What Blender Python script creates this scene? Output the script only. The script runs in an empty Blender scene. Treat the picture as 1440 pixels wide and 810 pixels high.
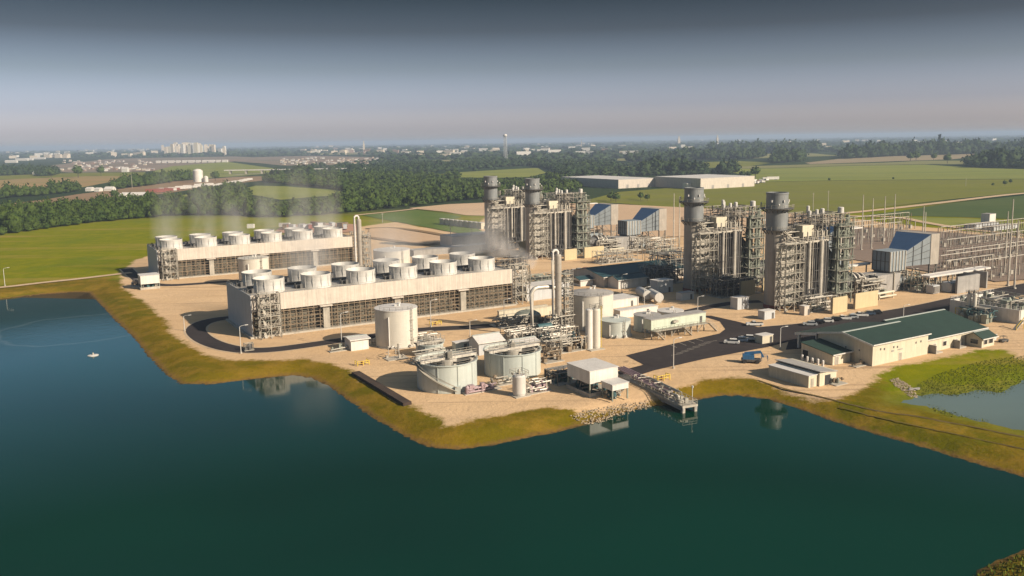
import bpy, math, random
import numpy as np

# ------------------------------------------------------------------ camera, sky, sun, exposure
SC = bpy.context.scene
COL = SC.collection
FOC, PITCH, ROLL, CY, CAMH = 1210.88, 0.145221, -0.0156964, 374.3, 62.0
_cp, _sp, _cr, _sr = math.cos(PITCH), math.sin(PITCH), math.cos(ROLL), math.sin(ROLL)
FW = np.array([0, _cp, -_sp])
RT = _cr * np.array([1, 0, 0]) + _sr * np.array([0, _sp, _cp])
UP = -_sr * np.array([1, 0, 0]) + _cr * np.array([0, _sp, _cp])

cam_d = bpy.data.cameras.new("camera")
cam = bpy.data.objects.new("camera", cam_d)
COL.objects.link(cam)
from mathutils import Matrix, Vector
cam.matrix_world = Matrix(((RT[0], UP[0], -FW[0], 0), (RT[1], UP[1], -FW[1], 0),
                           (RT[2], UP[2], -FW[2], CAMH), (0, 0, 0, 1)))
cam_d.sensor_width = 36.0
cam_d.lens = FOC / 1440 * 36.0
cam_d.shift_y = -(405 - CY) / 1440
cam_d.clip_start, cam_d.clip_end = 1.0, 60000
SC.camera = cam

SUN_EL = math.radians(28.5)
SUN_H = (0.865, -0.50)                          # towards the sun, on the ground
wd = bpy.data.worlds.new("World"); SC.world = wd; wd.use_nodes = True
nt = wd.node_tree; nt.nodes.clear()
sky = nt.nodes.new("ShaderNodeTexSky"); sky.sky_type = 'NISHITA'; sky.sun_disc = False
sky.sun_elevation = SUN_EL; sky.sun_rotation = math.atan2(SUN_H[0], SUN_H[1])
sky.altitude = 200; sky.air_density = 1.1; sky.dust_density = 2.6; sky.ozone_density = 1.0
# sky tinted by height: pale horizon, darkened slate, blue band added for lake reflections
tc = nt.nodes.new("ShaderNodeTexCoord"); sx = nt.nodes.new("ShaderNodeSeparateXYZ")
nt.links.new(tc.outputs["Generated"], sx.inputs[0])
rp = nt.nodes.new("ShaderNodeValToRGB"); el = rp.color_ramp.elements
el[0].position = 0.0; el[0].color = (2.30, 2.15, 2.70, 1)
el[1].position = 1.0; el[1].color = (0.66, 0.68, 0.64, 1)
for p, c in ((0.014, (1.55, 1.50, 2.05)), (0.038, (0.92, 0.94, 1.40)), (0.08, (0.48, 0.49, 0.63)), (0.121, (0.205, 0.20, 0.235)), (0.154, (0.112, 0.12, 0.135)), (0.17, (0.082, 0.088, 0.098)),
             (0.20, (0.42, 0.62, 0.74)), (0.25, (0.34, 0.50, 0.56)), (0.37, (0.10, 0.14, 0.13)), (0.5, (0.32, 0.36, 0.33)), (0.7, (0.6, 0.63, 0.6))):
    e = el.new(p); e.color = (*c, 1)
nt.links.new(sx.outputs["Z"], rp.inputs[0])
mu = nt.nodes.new("ShaderNodeMix"); mu.data_type = 'RGBA'; mu.blend_type = 'MULTIPLY'; mu.inputs[0].default_value = 1
nt.links.new(sky.outputs[0], mu.inputs[6]); nt.links.new(rp.outputs[0], mu.inputs[7])
bg = nt.nodes.new("ShaderNodeBackground"); bg.inputs[1].default_value = 0.10
wo = nt.nodes.new("ShaderNodeOutputWorld")
nt.links.new(mu.outputs[2], bg.inputs[0]); nt.links.new(bg.outputs[0], wo.inputs[0])

sun_d = bpy.data.lights.new("sun", 'SUN'); sun_d.energy = 5.0; sun_d.angle = math.radians(0.6)
sun_d.color = (1.0, 0.86, 0.68)
sun = bpy.data.objects.new("sun", sun_d); COL.objects.link(sun)
sd = Vector((SUN_H[0] * math.cos(SUN_EL), SUN_H[1] * math.cos(SUN_EL), math.sin(SUN_EL)))
sun.rotation_euler = sd.to_track_quat('Z', 'Y').to_euler()

SC.view_settings.view_transform = 'Standard'; SC.view_settings.look = 'None'
SC.view_settings.exposure = 0.62; SC.view_settings.gamma = 1.0
SC.view_settings.use_curve_mapping = False
SC.cycles.max_bounces = 5; SC.cycles.diffuse_bounces = 2; SC.cycles.glossy_bounces = 2
SC.cycles.volume_bounces = 1; SC.cycles.use_denoising = True
SC.cycles.transparent_max_bounces = 6

# ------------------------------------------------------------------ helpers
TH = math.radians(30.5)
CA, SA = math.cos(TH), math.sin(TH)

def at(px, py, z=0.0):
    """point of the plane at height z seen at (px, py) of the 1440 x 810 photograph"""
    d = FW + RT * (px - 720) / FOC + UP * (CY - py) / FOC
    t = (z - CAMH) / d[2]
    return np.array([0, 0, CAMH]) + t * d

def UVW(u, v):                       # plant grid -> world
    return (u * CA - v * SA, u * SA + v * CA)

def UV(px, py, z=0.0):               # photograph -> plant grid
    g = at(px, py, z)
    return (g[0] * CA + g[1] * SA, -g[0] * SA + g[1] * CA)

def depth(x, y, z=0.0):
    return float((np.array([x, y, z]) - [0, 0, CAMH]) @ FW)

def height_at(x, y, py):
    lo, hi = -5.0, 200.0
    for _ in range(45):
        m = (lo + hi) / 2
        d = np.array([x, y, m]) - [0, 0, CAMH]
        if CY - FOC * (d @ UP) / (d @ FW) > py: lo = m
        else: hi = m
    return lo

class MB:
    def __init__(s): s.v = []; s.f = []; s.sm = []
    def add(s, vs, fs, smooth=False):
        o = len(s.v); s.v += [tuple(map(float, p)) for p in vs]
        s.f += [tuple(i + o for i in f) for f in fs]; s.sm += [smooth] * len(fs)
        return s
    def split(s):
        par = list(range(len(s.v)))
        def find(a):
            while par[a] != a: par[a] = par[par[a]]; a = par[a]
            return a
        for f in s.f:
            for i in f[1:]: par[find(i)] = find(f[0])
        # stacked rings of one vessel share their axis: join what lies within one footprint cell
        key = {}
        for r in {find(i) for i in range(len(s.v))}:
            pts = [s.v[i] for i in range(len(s.v)) if find(i) == r]
            c = (round(sum(p[0] for p in pts) / len(pts), 1), round(sum(p[1] for p in pts) / len(pts), 1)); key.setdefault(c, set()).add(r)
        for c, rs in key.items():
            ids = [i for i in range(len(s.v)) if find(i) in rs]; mp = {i: k for k, i in enumerate(ids)}
            fk = [k for k, f in enumerate(s.f) if f[0] in mp]
            yield [s.v[i] for i in ids], [tuple(mp[i] for i in s.f[k]) for k in fk], [s.sm[k] for k in fk]
    def box(s, x0, x1, y0, y1, z0, z1):
        return s.add([(x0, y0, z0), (x1, y0, z0), (x1, y1, z0), (x0, y1, z0), (x0, y0, z1), (x1, y0, z1), (x1, y1, z1), (x0, y1, z1)],
                     [(0, 3, 2, 1), (4, 5, 6, 7), (0, 1, 5, 4), (1, 2, 6, 5), (2, 3, 7, 6), (3, 0, 4, 7)])
    def bar(s, p, q, w, h=None):
        p, q = Vector(p), Vector(q); d = q - p
        if d.length < 1e-6: return s
        d.normalize(); h = h or w
        a = d.cross(Vector((0, 0, 1)))
        if a.length < 1e-3: a = Vector((1, 0, 0))
        a.normalize(); b = d.cross(a)
        vs = []
        for c in (p, q):
            for i, j in ((-1, -1), (1, -1), (1, 1), (-1, 1)): vs.append(c + a * (i * w / 2) + b * (j * h / 2))
        return s.add(vs, [(0, 1, 2, 3), (7, 6, 5, 4), (0, 4, 5, 1), (1, 5, 6, 2), (2, 6, 7, 3), (3, 7, 4, 0)])
    def tube(s, p, q, r, n=8, r2=None, cap=True):
        return s.path([p, q], r, n, r2, cap)
    def path(s, pts, r, n=8, r2=None, cap=True):
        pts = [Vector(p) for p in pts]; vs = []; fs = []
        m = len(pts)
        for k, p in enumerate(pts):
            d = (pts[min(k + 1, m - 1)] - pts[max(k - 1, 0)]).normalized()
            a = d.cross(Vector((0, 0, 1)))
            if a.length < 1e-2: a = Vector((1, 0, 0)) if k == 0 or k == m - 1 or True else a
            a = (a - d * a.dot(d)).normalized(); b = d.cross(a)
            rr = r if r2 is None else r + (r2 - r) * k / (m - 1)
            for i in range(n):
                t = 2 * math.pi * i / n
                vs.append(p + a * (rr * math.cos(t)) + b * (rr * math.sin(t)))
        for k in range(m - 1):
            for i in range(n):
                j = (i + 1) % n
                fs.append((k * n + i, k * n + j, (k + 1) * n + j, (k + 1) * n + i))
        s.add(vs, fs, True)
        if cap:
            s.add(vs[:n], [tuple(range(n - 1, -1, -1))]); s.add(vs[-n:], [tuple(range(n))])
        return s
    def lathe(s, x, y, prof, n=32, caps=True):
        for (r0, z0), (r1, z1) in zip(prof[:-1], prof[1:]):
            vs = [(x + r0 * math.cos(2 * math.pi * i / n), y + r0 * math.sin(2 * math.pi * i / n), z0) for i in range(n)]
            vs += [(x + r1 * math.cos(2 * math.pi * i / n), y + r1 * math.sin(2 * math.pi * i / n), z1) for i in range(n)]
            s.add(vs, [(i, (i + 1) % n, n + (i + 1) % n, n + i) for i in range(n)], True)
        if caps:
            for (r, z), flip in ((prof[0], True), (prof[-1], False)):
                if r > 1e-3:
                    ring = [(x + r * math.cos(2 * math.pi * i / n), y + r * math.sin(2 * math.pi * i / n), z) for i in range(n)]
                    s.add(ring, [tuple(range(n - 1, -1, -1)) if flip else tuple(range(n))])
        return s
    def prism(s, pts, z0, z1):
        n = len(pts)
        a = sum(pts[i][0] * pts[(i + 1) % n][1] - pts[(i + 1) % n][0] * pts[i][1] for i in range(n))
        if a < 0: pts = pts[::-1]
        return s.add([(p[0], p[1], z0) for p in pts] + [(p[0], p[1], z1) for p in pts],
                     [tuple(range(n - 1, -1, -1)), tuple(range(n, 2 * n))] + [(i, (i + 1) % n, n + (i + 1) % n, n + i) for i in range(n)])
    def hull(s, A, B):               # two quads joined into a frustum
        return s.add(list(A) + list(B), [(3, 2, 1, 0), (4, 5, 6, 7), (0, 1, 5, 4), (1, 2, 6, 5), (2, 3, 7, 6), (3, 0, 4, 7)])
    def rail(s, pts, h=1.1, w=.07, step=2.0):
        for p, q in zip(pts[:-1], pts[1:]):
            p, q = Vector(p), Vector(q); up = Vector((0, 0, h))
            s.bar(p + up, q + up, w); s.bar(p + up * .5, q + up * .5, w * .8)
            n = max(1, int((q - p).length / step))
            for i in range(n + 1):
                c = p.lerp(q, i / n); s.bar(c, c + up, w)
        return s
    def lattice(s, x0, x1, y0, y1, z0, z1, nx, ny, nz, w=.2, diag=.6, rnd=None, sides='fblr'):
        rnd = rnd or random.Random(1)
        def L(a, b, t): return a + (b - a) * t
        pls = []
        if 'f' in sides: pls.append([(L(x0, x1, i / nx), y0) for i in range(nx + 1)])
        if 'b' in sides: pls.append([(L(x0, x1, i / nx), y1) for i in range(nx + 1)])
        if 'l' in sides: pls.append([(x0, L(y0, y1, i / ny)) for i in range(ny + 1)])
        if 'r' in sides: pls.append([(x1, L(y0, y1, i / ny)) for i in range(ny + 1)])
        for pl in pls:
            for x, y in pl: s.bar((x, y, z0), (x, y, z1), w)
            for k in range(1, nz + 1):
                z = L(z0, z1, k / nz); zb = L(z0, z1, (k - 1) / nz)
                s.bar((*pl[0], z), (*pl[-1], z), w * .8)
                for a, b in zip(pl[:-1], pl[1:]):
                    if rnd.random() < diag:
                        if rnd.random() < .5: a, b = b, a
                        s.bar((*a, zb), (*b, z), w * .55)
        return s

def pieces(name, mb, mat, parent):
    """every piece of the builder becomes a part of its own"""
    out = []
    for vs, fs, sm in mb.split(): 
        m = MB(); m.v, m.f, m.sm = vs, fs, sm; out.append(link(name, m, mat, parent))
    return out

def link(name, mb, mat, parent=None):
    me = bpy.data.meshes.new(name)
    me.from_pydata(mb.v, [], mb.f); me.update()
    if any(mb.sm): me.polygons.foreach_set("use_smooth", mb.sm)
    me.materials.append(mat)
    o = bpy.data.objects.new(name, me); COL.objects.link(o)
    if parent is not None: o.parent = parent
    return o

def tag(o, label=None, cat=None, group=None, kind=None):
    if label: o["label"] = label
    if cat: o["category"] = cat
    if group: o["group"] = group
    if kind: o["kind"] = kind
    return o

def thing(name, label, cat, x, y, z=0.0, rot=TH, group=None):
    o = bpy.data.objects.new(name, None); o.empty_display_size = .5
    COL.objects.link(o); o.location = (x, y, z); o.rotation_euler = (0, 0, rot)
    return tag(o, label, cat, group)

def dup(o, label=None, loc=None, rot=None, parent=None):
    c = o.copy(); COL.objects.link(c)
    if parent is not None: c.parent = parent
    if loc is not None: c.location = loc
    if rot is not None: c.rotation_euler = (0, 0, rot)
    if label: c["label"] = label
    for ch in list(o.children): dup(ch, parent=c)
    return c

# ------------------------------------------------------------------ materials
def nodes(name):
    m = bpy.data.materials.new(name); m.use_nodes = True
    t = m.node_tree; b = t.nodes["Principled BSDF"]
    return m, t, b

def noise(t, vec, scale, detail=4, rough=.55):
    n = t.nodes.new("ShaderNodeTexNoise"); n.inputs["Scale"].default_value = scale
    n.inputs["Detail"].default_value = detail; n.inputs["Roughness"].default_value = rough
    t.links.new(vec, n.inputs["Vector"]); return n.outputs["Fac"]

def mapr(t, val, a, b, c, d):
    n = t.nodes.new("ShaderNodeMapRange"); n.clamp = True
    for i, x in enumerate((a, b, c, d)): n.inputs[i + 1].default_value = x
    t.links.new(val, n.inputs[0]); return n.outputs[0]

def mathn(t, op, a, b=None):
    n = t.nodes.new("ShaderNodeMath"); n.operation = op
    for i, x in enumerate((a, b)):
        if x is None: continue
        if isinstance(x, (int, float)): n.inputs[i].default_value = x
        else: t.links.new(x, n.inputs[i])
    return n.outputs[0]

def mixc(t, fac, a, b, blend='MIX'):
    n = t.nodes.new("ShaderNodeMix"); n.data_type = 'RGBA'; n.blend_type = blend
    for i, x in ((0, fac), (6, a), (7, b)):
        if isinstance(x, (int, float)): n.inputs[i].default_value = x
        elif isinstance(x, tuple): n.inputs[i].default_value = (*x, 1)
        else: t.links.new(x, n.inputs[i])
    return n.outputs[2]

def pos(t, sc=(1, 1, 1)):
    g = t.nodes.new("ShaderNodeTexCoord"); m = t.nodes.new("ShaderNodeMapping")
    m.inputs["Scale"].default_value = sc; t.links.new(g.outputs["Object"], m.inputs[0]); return m.outputs[0]

def wpos(t, sc=(1, 1, 1)):
    g = t.nodes.new("ShaderNodeNewGeometry"); m = t.nodes.new("ShaderNodeMapping")
    m.inputs["Scale"].default_value = sc; t.links.new(g.outputs["Position"], m.inputs[0]); return m.outputs[0]

def paint(name, col, rough=.55, metal=0.0, var=.22, streak=.25, rib=0.0, tint=None):
    """weathered painted metal / concrete: blotches, vertical streaks, optional sheet ribs"""
    m, t, b = nodes(name)
    n1 = noise(t, pos(t, (.35, .35, .35)), 1.0, 5, .6)
    n2 = noise(t, pos(t, (1.6, 1.6, .09)), 1.0, 3, .6)
    k = mathn(t, 'MULTIPLY', mapr(t, n1, .3, .7, 1 - var, 1 + var * .5), mapr(t, n2, .35, .75, 1 + streak * .25, 1 - streak))
    c = mixc(t, 1.0, col, mixc(t, 0.0, (1, 1, 1), (1, 1, 1)), 'MULTIPLY')
    v = t.nodes.new("ShaderNodeVectorMath"); v.operation = 'SCALE'
    v.inputs[0].default_value = col; t.links.new(k, v.inputs[3])
    out = v.outputs[0]
    if tint: out = mixc(t, mapr(t, n2, .5, .8, 0, .5), out, tint)
    t.links.new(out, b.inputs["Base Color"])
    b.inputs["Roughness"].default_value = rough; b.inputs["Metallic"].default_value = metal
    if rib:
        w = t.nodes.new("ShaderNodeTexWave"); w.wave_type = 'BANDS'; w.bands_direction = 'DIAGONAL'
        w.inputs["Scale"].default_value = rib; t.links.new(pos(t, (1, 1, 0)), w.inputs["Vector"])
        bp = t.nodes.new("ShaderNodeBump"); bp.inputs["Strength"].default_value = .25; bp.inputs["Distance"].default_value = .05
        t.links.new(w.outputs["Fac"], bp.inputs["Height"]); t.links.new(bp.outputs[0], b.inputs["Normal"])
    return m

M = {}
M['cream'] = paint("cream_panel", (.49, .435, .375), .6, var=.12, streak=.22, rib=.8)
M['white'] = paint("white_paint", (.60, .575, .535), .5, var=.12, streak=.18)
M['tankwhite'] = paint("tank_paint", (.53, .495, .43), .5, var=.06, streak=.08)
M['palegreen'] = paint("pale_green_paint", (.42, .45, .42), .5, var=.07, streak=.09)
M['cabingreen'] = paint("cabin_green_paint", (.48, .53, .43), .55, var=.1, streak=.15, rib=1.0)
M['fan'] = paint("fan_fibreglass", (.50, .48, .45), .55, var=.08, streak=.14)
M['endgrey'] = paint("end_panel_grey", (.42, .43, .44), .6, var=.08, streak=.12, rib=.8)
M['steel'] = paint("galvanised_steel", (.36, .33, .28), .5, .15, var=.3)
M['lightsteel'] = paint("bright_cladding", (.52, .48, .42), .4, .25, var=.25)
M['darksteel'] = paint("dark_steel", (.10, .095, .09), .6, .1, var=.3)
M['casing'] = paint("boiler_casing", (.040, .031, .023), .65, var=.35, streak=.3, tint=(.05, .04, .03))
M['greensteel'] = paint("green_grey_steel", (.23, .245, .20), .6, var=.3)
M['rust'] = paint("rusty_timber", (.20, .15, .10), .8, var=.4, tint=(.10, .10, .07))
M['fill'] = paint("tower_fill", (.115, .105, .08), .85, var=.5, streak=.4)
M['stacklow'] = paint("stack_lower_paint", (.31, .275, .235), .6, var=.12, streak=.2)
M['stackhigh'] = paint("stack_upper_paint", (.19, .20, .205), .5, var=.12, streak=.25)
M['black'] = paint("black_rubber", (.02, .02, .022), .7, var=.2)
M['bluegrey'] = paint("filter_panel", (.22, .25, .27), .55, var=.1, streak=.12)
M['hood'] = paint("hood_shade_blue", (.055, .105, .20), .5, var=.1, streak=.12)  # hopper roof's shade put into its colour, darker than the side panels
M['yellowwall'] = paint("acoustic_panel", (.49, .395, .235), .65, var=.07, streak=.1)
M['yellow'] = paint("safety_yellow", (.62, .45, .06), .5)
M['concrete'] = paint("concrete", (.40, .36, .30), .8, var=.2, streak=.2)
M['greyconc'] = paint("grey_concrete", (.29, .275, .26), .8, var=.2, streak=.2)
M['roofgreen'] = paint("green_roof_sheet", (.014, .038, .027), .7, var=.18, streak=.1, rib=1.2)
M['roofteal'] = paint("teal_roof_sheet", (.022, .060, .070), .6, var=.18, streak=.1, rib=1.2)
M['roofgrey'] = paint("grey_roof_sheet", (.34, .32, .30), .6, var=.2, streak=.1, rib=.8)
M['roofwhite'] = paint("white_roof_sheet", (.56, .53, .50), .6, var=.12, streak=.1)
M['beigewall'] = paint("beige_wall_sheet", (.53, .475, .365), .6, var=.08, streak=.16, rib=1.2)
M['glass'] = paint("dark_glass", (.02, .025, .03), .12, var=.1, streak=0)
M['purple'] = paint("mauve_pipe_paint", (.33, .235, .25), .5, var=.2)
M['bluepaint'] = paint("blue_machine_paint", (.03, .12, .26), .4, var=.2)
M['tealpaint'] = paint("teal_machine_paint", (.04, .10, .11), .6, var=.2)
M['tower'] = paint("pale_city_wall", (.58, .50, .40), .8, var=.15)
M['red'] = paint("red_paint", (.24, .06, .045), .7, var=.3)
M['barn'] = paint("far_roof_brown", (.28, .19, .15), .8, var=.3)
M['trunk'] = paint("bark", (.09, .07, .05), .9, var=.3)
M['rim'] = paint("tyre", (.025, .025, .025), .7)
M['murk'] = paint("clarifier_water", (.05, .065, .045), .15, var=.4, streak=0)

# ------------------------------------------------------------------ ground, water, roads, fields
def sdf(poly, X, Y):
    """signed distance to a polygon, positive inside"""
    P = np.asarray(poly, float); d = np.full(X.shape, 1e18); ins = np.zeros(X.shape, bool)
    for (x0, y0), (x1, y1) in zip(P, np.roll(P, -1, 0)):
        ex, ey = x1 - x0, y1 - y0
        t = np.clip(((X - x0) * ex + (Y - y0) * ey) / (ex * ex + ey * ey + 1e-12), 0, 1)
        d = np.minimum(d, (X - x0 - t * ex) ** 2 + (Y - y0 - t * ey) ** 2)
        c = (y0 > Y) != (y1 > Y)
        with np.errstate(divide='ignore', invalid='ignore'):
            xi = (Y - y0) / (y1 - y0) * ex + x0
        ins ^= c & (X < xi)
    d = np.sqrt(d)
    return np.where(ins, d, -d)

def wpoly(px, z=0.0): return [tuple(at(x, y, z)[:2]) for x, y in px]

ZW, ZM = -1.5, -0.8                                  # lake level, marsh level
POND = wpoly([(-330, 446), (-120, 430), (0, 421), (59, 414), (98, 411), (124, 411), (142, 430), (160, 450), (184, 472), (207, 501), (234, 528), (252, 540),
              (296, 541), (360, 533), (413, 528), (437, 532), (461, 543), (493, 567), (526, 590), (556, 607), (579, 620), (600, 629), (640, 633),
              (680, 629), (720, 621), (738, 617), (785, 608), (844, 592), (886, 578), (910, 572), (940, 570), (972, 564), (987, 561), (1016, 557), (1040, 557),
              (1080, 562), (1127, 577), (1169, 592), (1213, 606), (1258, 618), (1330, 640), (1440, 672), (1560, 708), (1680, 745), (1640, 768), (1440, 770),
              (1415, 782), (1380, 797), (1365, 812)], ZW) + [(26, 92), (0, 74), (-60, 66), (-200, 70), (-420, 130), (-480, 260)]
MARSH = wpoly([(1268, 566), (1290, 557), (1320, 553), (1345, 556), (1376, 549), (1405, 552), (1440, 535), (1600, 505), (1750, 560), (1600, 628), (1440, 607),
               (1395, 596), (1347, 585), (1305, 572)], ZM)
PAD = wpoly([(168, 385), (172, 404), (193, 418), (210, 429), (225, 444), (237, 455), (243, 469), (258, 481), (284, 497), (311, 505), (360, 507), (428, 504), (461, 510),
             (496, 522), (540, 549), (572, 569), (585, 572), (612, 586), (626, 600), (656, 590), (720, 580), (779, 570), (812, 579), (840, 575), (898, 564), (915, 557), (939, 546),
             (966, 541), (996, 532), (1031, 531), (1058, 531), (1075, 537), (1107, 550), (1142, 560), (1169, 561), (1204, 551), (1225, 538), (1234, 526),
             (1258, 516), (1317, 504), (1370, 494), (1415, 491), (1424, 499), (1440, 505), (1700, 520), (1700, 350), (1440, 333), (1330, 322), (1230, 312), (1190, 305),
             (1000, 297), (860, 290), (690, 300), (665, 320), (600, 322), (560, 312), (505, 318), (480, 325), (380, 332), (240, 350), (190, 366)])
xs = np.concatenate([-np.geomspace(330, 24000, 46)[::-1], np.arange(-328.5, 330, 1.5), np.geomspace(331.5, 24000, 46)])
ys = np.concatenate([-np.geomspace(58, 600, 8)[::-1] + 100, np.arange(48, 480, 1.5), np.geomspace(481.5, 27000, 60)])
GX, GY = np.meshgrid(xs, ys)
d_pond, d_marsh, d_pad = sdf(POND, GX, GY), sdf(MARSH, GX, GY), sdf(PAD, GX, GY)
def sstep(t): t = np.clip(t, 0, 1); return t * t * (3 - 2 * t)
H0 = np.where(d_pond > 0, ZW - .3 * np.minimum(d_pond, 8), ZW + (0 - ZW) * sstep((-d_pond + .6) / 9))
HM = np.where(d_marsh > 0, ZM - .12 * np.minimum(d_marsh, 8), ZM + (0 - ZM) * sstep((-d_marsh + .5) / 7))
rg = np.random.RandomState(3)
GZ = np.minimum(H0, HM) + np.where((d_pad < -2) & (GY < 480), rg.normal(0, .05, GX.shape), 0)
nx, ny = len(xs), len(ys)
idx = np.arange(nx * ny).reshape(ny, nx)
quads = np.stack([idx[:-1, :-1], idx[:-1, 1:], idx[1:, 1:], idx[1:, :-1]], -1).reshape(-1, 4)

def mesh_np(name, V, F, mat, smooth=False):
    me = bpy.data.meshes.new(name); k = F.shape[1]
    me.vertices.add(len(V)); me.vertices.foreach_set("co", V.astype(np.float32).ravel())
    me.loops.add(F.size); me.loops.foreach_set("vertex_index", F.astype(np.int32).ravel())
    me.polygons.add(len(F)); me.polygons.foreach_set("loop_start", np.arange(0, F.size, k, dtype=np.int32))
    if smooth: me.polygons.foreach_set("use_smooth", np.ones(len(F), bool))
    me.update(calc_edges=True); me.validate()
    me.materials.append(mat)
    o = bpy.data.objects.new(name, me); COL.objects.link(o); return o

def ground_material():
    m, t, b = nodes("ground_cover")
    def att(n):
        a = t.nodes.new("ShaderNodeAttribute"); a.attribute_name = n; return a.outputs["Fac"]
    P = wpos(t)
    big = noise(t, P, .018, 5, .6); mid = noise(t, P, .11, 6, .65); fine = noise(t, P, .7, 5, .7); huge = noise(t, P, .0016, 6, .65)
    stripe = noise(t, wpos(t, (.006, .05, 1)), 1.0, 4, .6)
    # meadow: yellow green with dry streaks
    meadow = mixc(t, mapr(t, mid, .35, .7, 0, 1), (.135, .153, .003), (.195, .190, .004))
    meadow = mixc(t, mapr(t, stripe, .52, .68, 0, .85), meadow, (.27, .20, .045))
    meadow = mixc(t, mapr(t, big, .55, .7, 0, .6), meadow, (.100, .142, .008))
    # far land under the woods
    farc = mixc(t, mapr(t, huge, .35, .65, 0, 1), (.016, .032, .014), (.040, .058, .024))
    sp = t.nodes.new("ShaderNodeSeparateXYZ"); t.links.new(wpos(t), sp.inputs[0])
    c = mixc(t, mapr(t, mathn(t, 'ADD', sp.outputs[1], mathn(t, 'MULTIPLY', mid, 90)), 760, 860, 0, 1), meadow, farc)
    # banks round the lake: olive grass drying to brown, bare at the waterline
    bank = mixc(t, mapr(t, big, .40, .62, 0, 1), (.158, .108, .006), (.104, .096, .005))
    bank = mixc(t, mapr(t, mid, .44, .62, 0, .85), bank, (.225, .140, .018))
    bank = mixc(t, mapr(t, fine, .5, .8, 0, .55), bank, (.078, .064, .006))
    dp = att("d_pond")
    edge = mathn(t, 'ADD', dp, mapr(t, mid, .3, .7, -7, 7))
    c = mixc(t, mapr(t, edge, -34, -24, 0, 1), c, bank)
    lush = mixc(t, mapr(t, mid, .35, .7, 0, 1), (.085, .120, .012), (.150, .140, .020))
    c = mixc(t, mapr(t, mathn(t, 'ADD', att("d_marsh"), mapr(t, mid, .3, .7, -6, 6)), -9, -2, 0, .8), c, lush)
    wl = mathn(t, 'ADD', dp, mapr(t, fine, .3, .7, -1.0, 1.0))
    c = mixc(t, mapr(t, wl, -2.4, -.9, 0, .75), c, (.165, .095, .035))
    c = mixc(t, mapr(t, wl, -.8, .2, 0, 1), c, (.055, .04, .02))
    # the gravel pad, ragged where it meets the grass
    grav = mixc(t, mapr(t, big, .35, .65, 0, 1), (.53, .36, .205), (.595, .42, .255))
    grav = mixc(t, mapr(t, fine, .45, .8, 0, .4), grav, (.38, .265, .17))
    grav = mixc(t, mapr(t, noise(t, wpos(t, (.02, .05, 1)), 1.0, 6, .7), .5, .75, 0, .45), grav, (.36, .25, .165))
    gm = t.nodes.new("ShaderNodeMapping"); gm.inputs["Rotation"].default_value = (0, 0, -TH); gm.inputs["Scale"].default_value = (.006, .35, 1); t.links.new(P, gm.inputs[0])
    trk = noise(t, gm.outputs[0], 1.0, 2, .5)
    grav = mixc(t, mathn(t, 'MULTIPLY', mapr(t, trk, .56, .64, 0, .8), mapr(t, big, .4, .6, 0, 1)), grav, (.35, .24, .15))
    pd = mathn(t, 'ADD', att("d_pad"), mathn(t, 'ADD', mapr(t, mid, .3, .7, -1.8, 1.8), mapr(t, fine, .3, .7, -1.1, 1.1)))
    c = mixc(t, mapr(t, pd, -1.2, 1.0, 0, 1), c, grav)
    t.links.new(c, b.inputs["Base Color"]); b.inputs["Roughness"].default_value = .95
    b.inputs["Specular IOR Level"].default_value = .0
    bp = t.nodes.new("ShaderNodeBump"); bp.inputs["Strength"].default_value = .6; bp.inputs["Distance"].default_value = .35
    t.links.new(mathn(t, 'ADD', fine, mathn(t, 'MULTIPLY', mid, 2.0)), bp.inputs["Height"]); t.links.new(bp.outputs[0], b.inputs["Normal"])
    return m

g = mesh_np("ground", np.stack([GX.ravel(), GY.ravel(), GZ.ravel()], -1), quads, ground_material(), True)
g["kind"] = "structure"
for nm, arr in (("d_pond", d_pond), ("d_marsh", d_marsh), ("d_pad", d_pad)):
    a = g.data.attributes.new(nm, 'FLOAT', 'POINT'); a.data.foreach_set("value", np.clip(arr, -400, 400).astype(np.float32).ravel())

def water_material(name, col, rough):
    m, t, b = nodes(name)
    n = noise(t, wpos(t, (.9, .6, 1)), .55, 3, .5); n2 = noise(t, wpos(t, (.010, .018, 1)), 1.0, 3, .5)
    t.links.new(mixc(t, mapr(t, n2, .35, .65, 0, 1), col, tuple(c * .72 for c in col)), b.inputs["Base Color"])
    t.links.new(mapr(t, n2, .4, .65, rough * .6, rough * 1.3), b.inputs["Roughness"]); b.inputs["IOR"].default_value = 1.33
    bp = t.nodes.new("ShaderNodeBump"); bp.inputs["Strength"].default_value = .10; bp.inputs["Distance"].default_value = .05
    t.links.new(n, bp.inputs["Height"]); t.links.new(bp.outputs[0], b.inputs["Normal"])
    return m

def ripple_patch(m, c, rad, gain):
    """stirred water round the aerator: stronger ripples inside a radius"""
    t = m.node_tree; bp = [n for n in t.nodes if n.type == 'BUMP'][0]
    v = t.nodes.new("ShaderNodeVectorMath"); v.operation = 'DISTANCE'; t.links.new(wpos(t), v.inputs[0]); v.inputs[1].default_value = (c[0], c[1], ZW)
    d = mathn(t, 'ADD', v.outputs["Value"], mapr(t, noise(t, wpos(t), .06, 2), .3, .7, -2, 2))
    t.links.new(mapr(t, d, rad * .7, rad, .10 + gain, .10), bp.inputs["Strength"])
    ring = mathn(t, 'MULTIPLY', mapr(t, d, rad * .93, rad * .97, 0, 1), mapr(t, d, rad * .98, rad * 1.03, 1, 0))
    b = t.nodes["Principled BSDF"]; old = b.inputs["Base Color"].links[0].from_socket
    t.links.new(mixc(t, mathn(t, 'MULTIPLY', ring, .13), mixc(t, mapr(t, d, rad * .5, rad, .5, 0), old, (.02, .06, .075)), (.30, .34, .34)), b.inputs["Base Color"])
    return m

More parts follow.
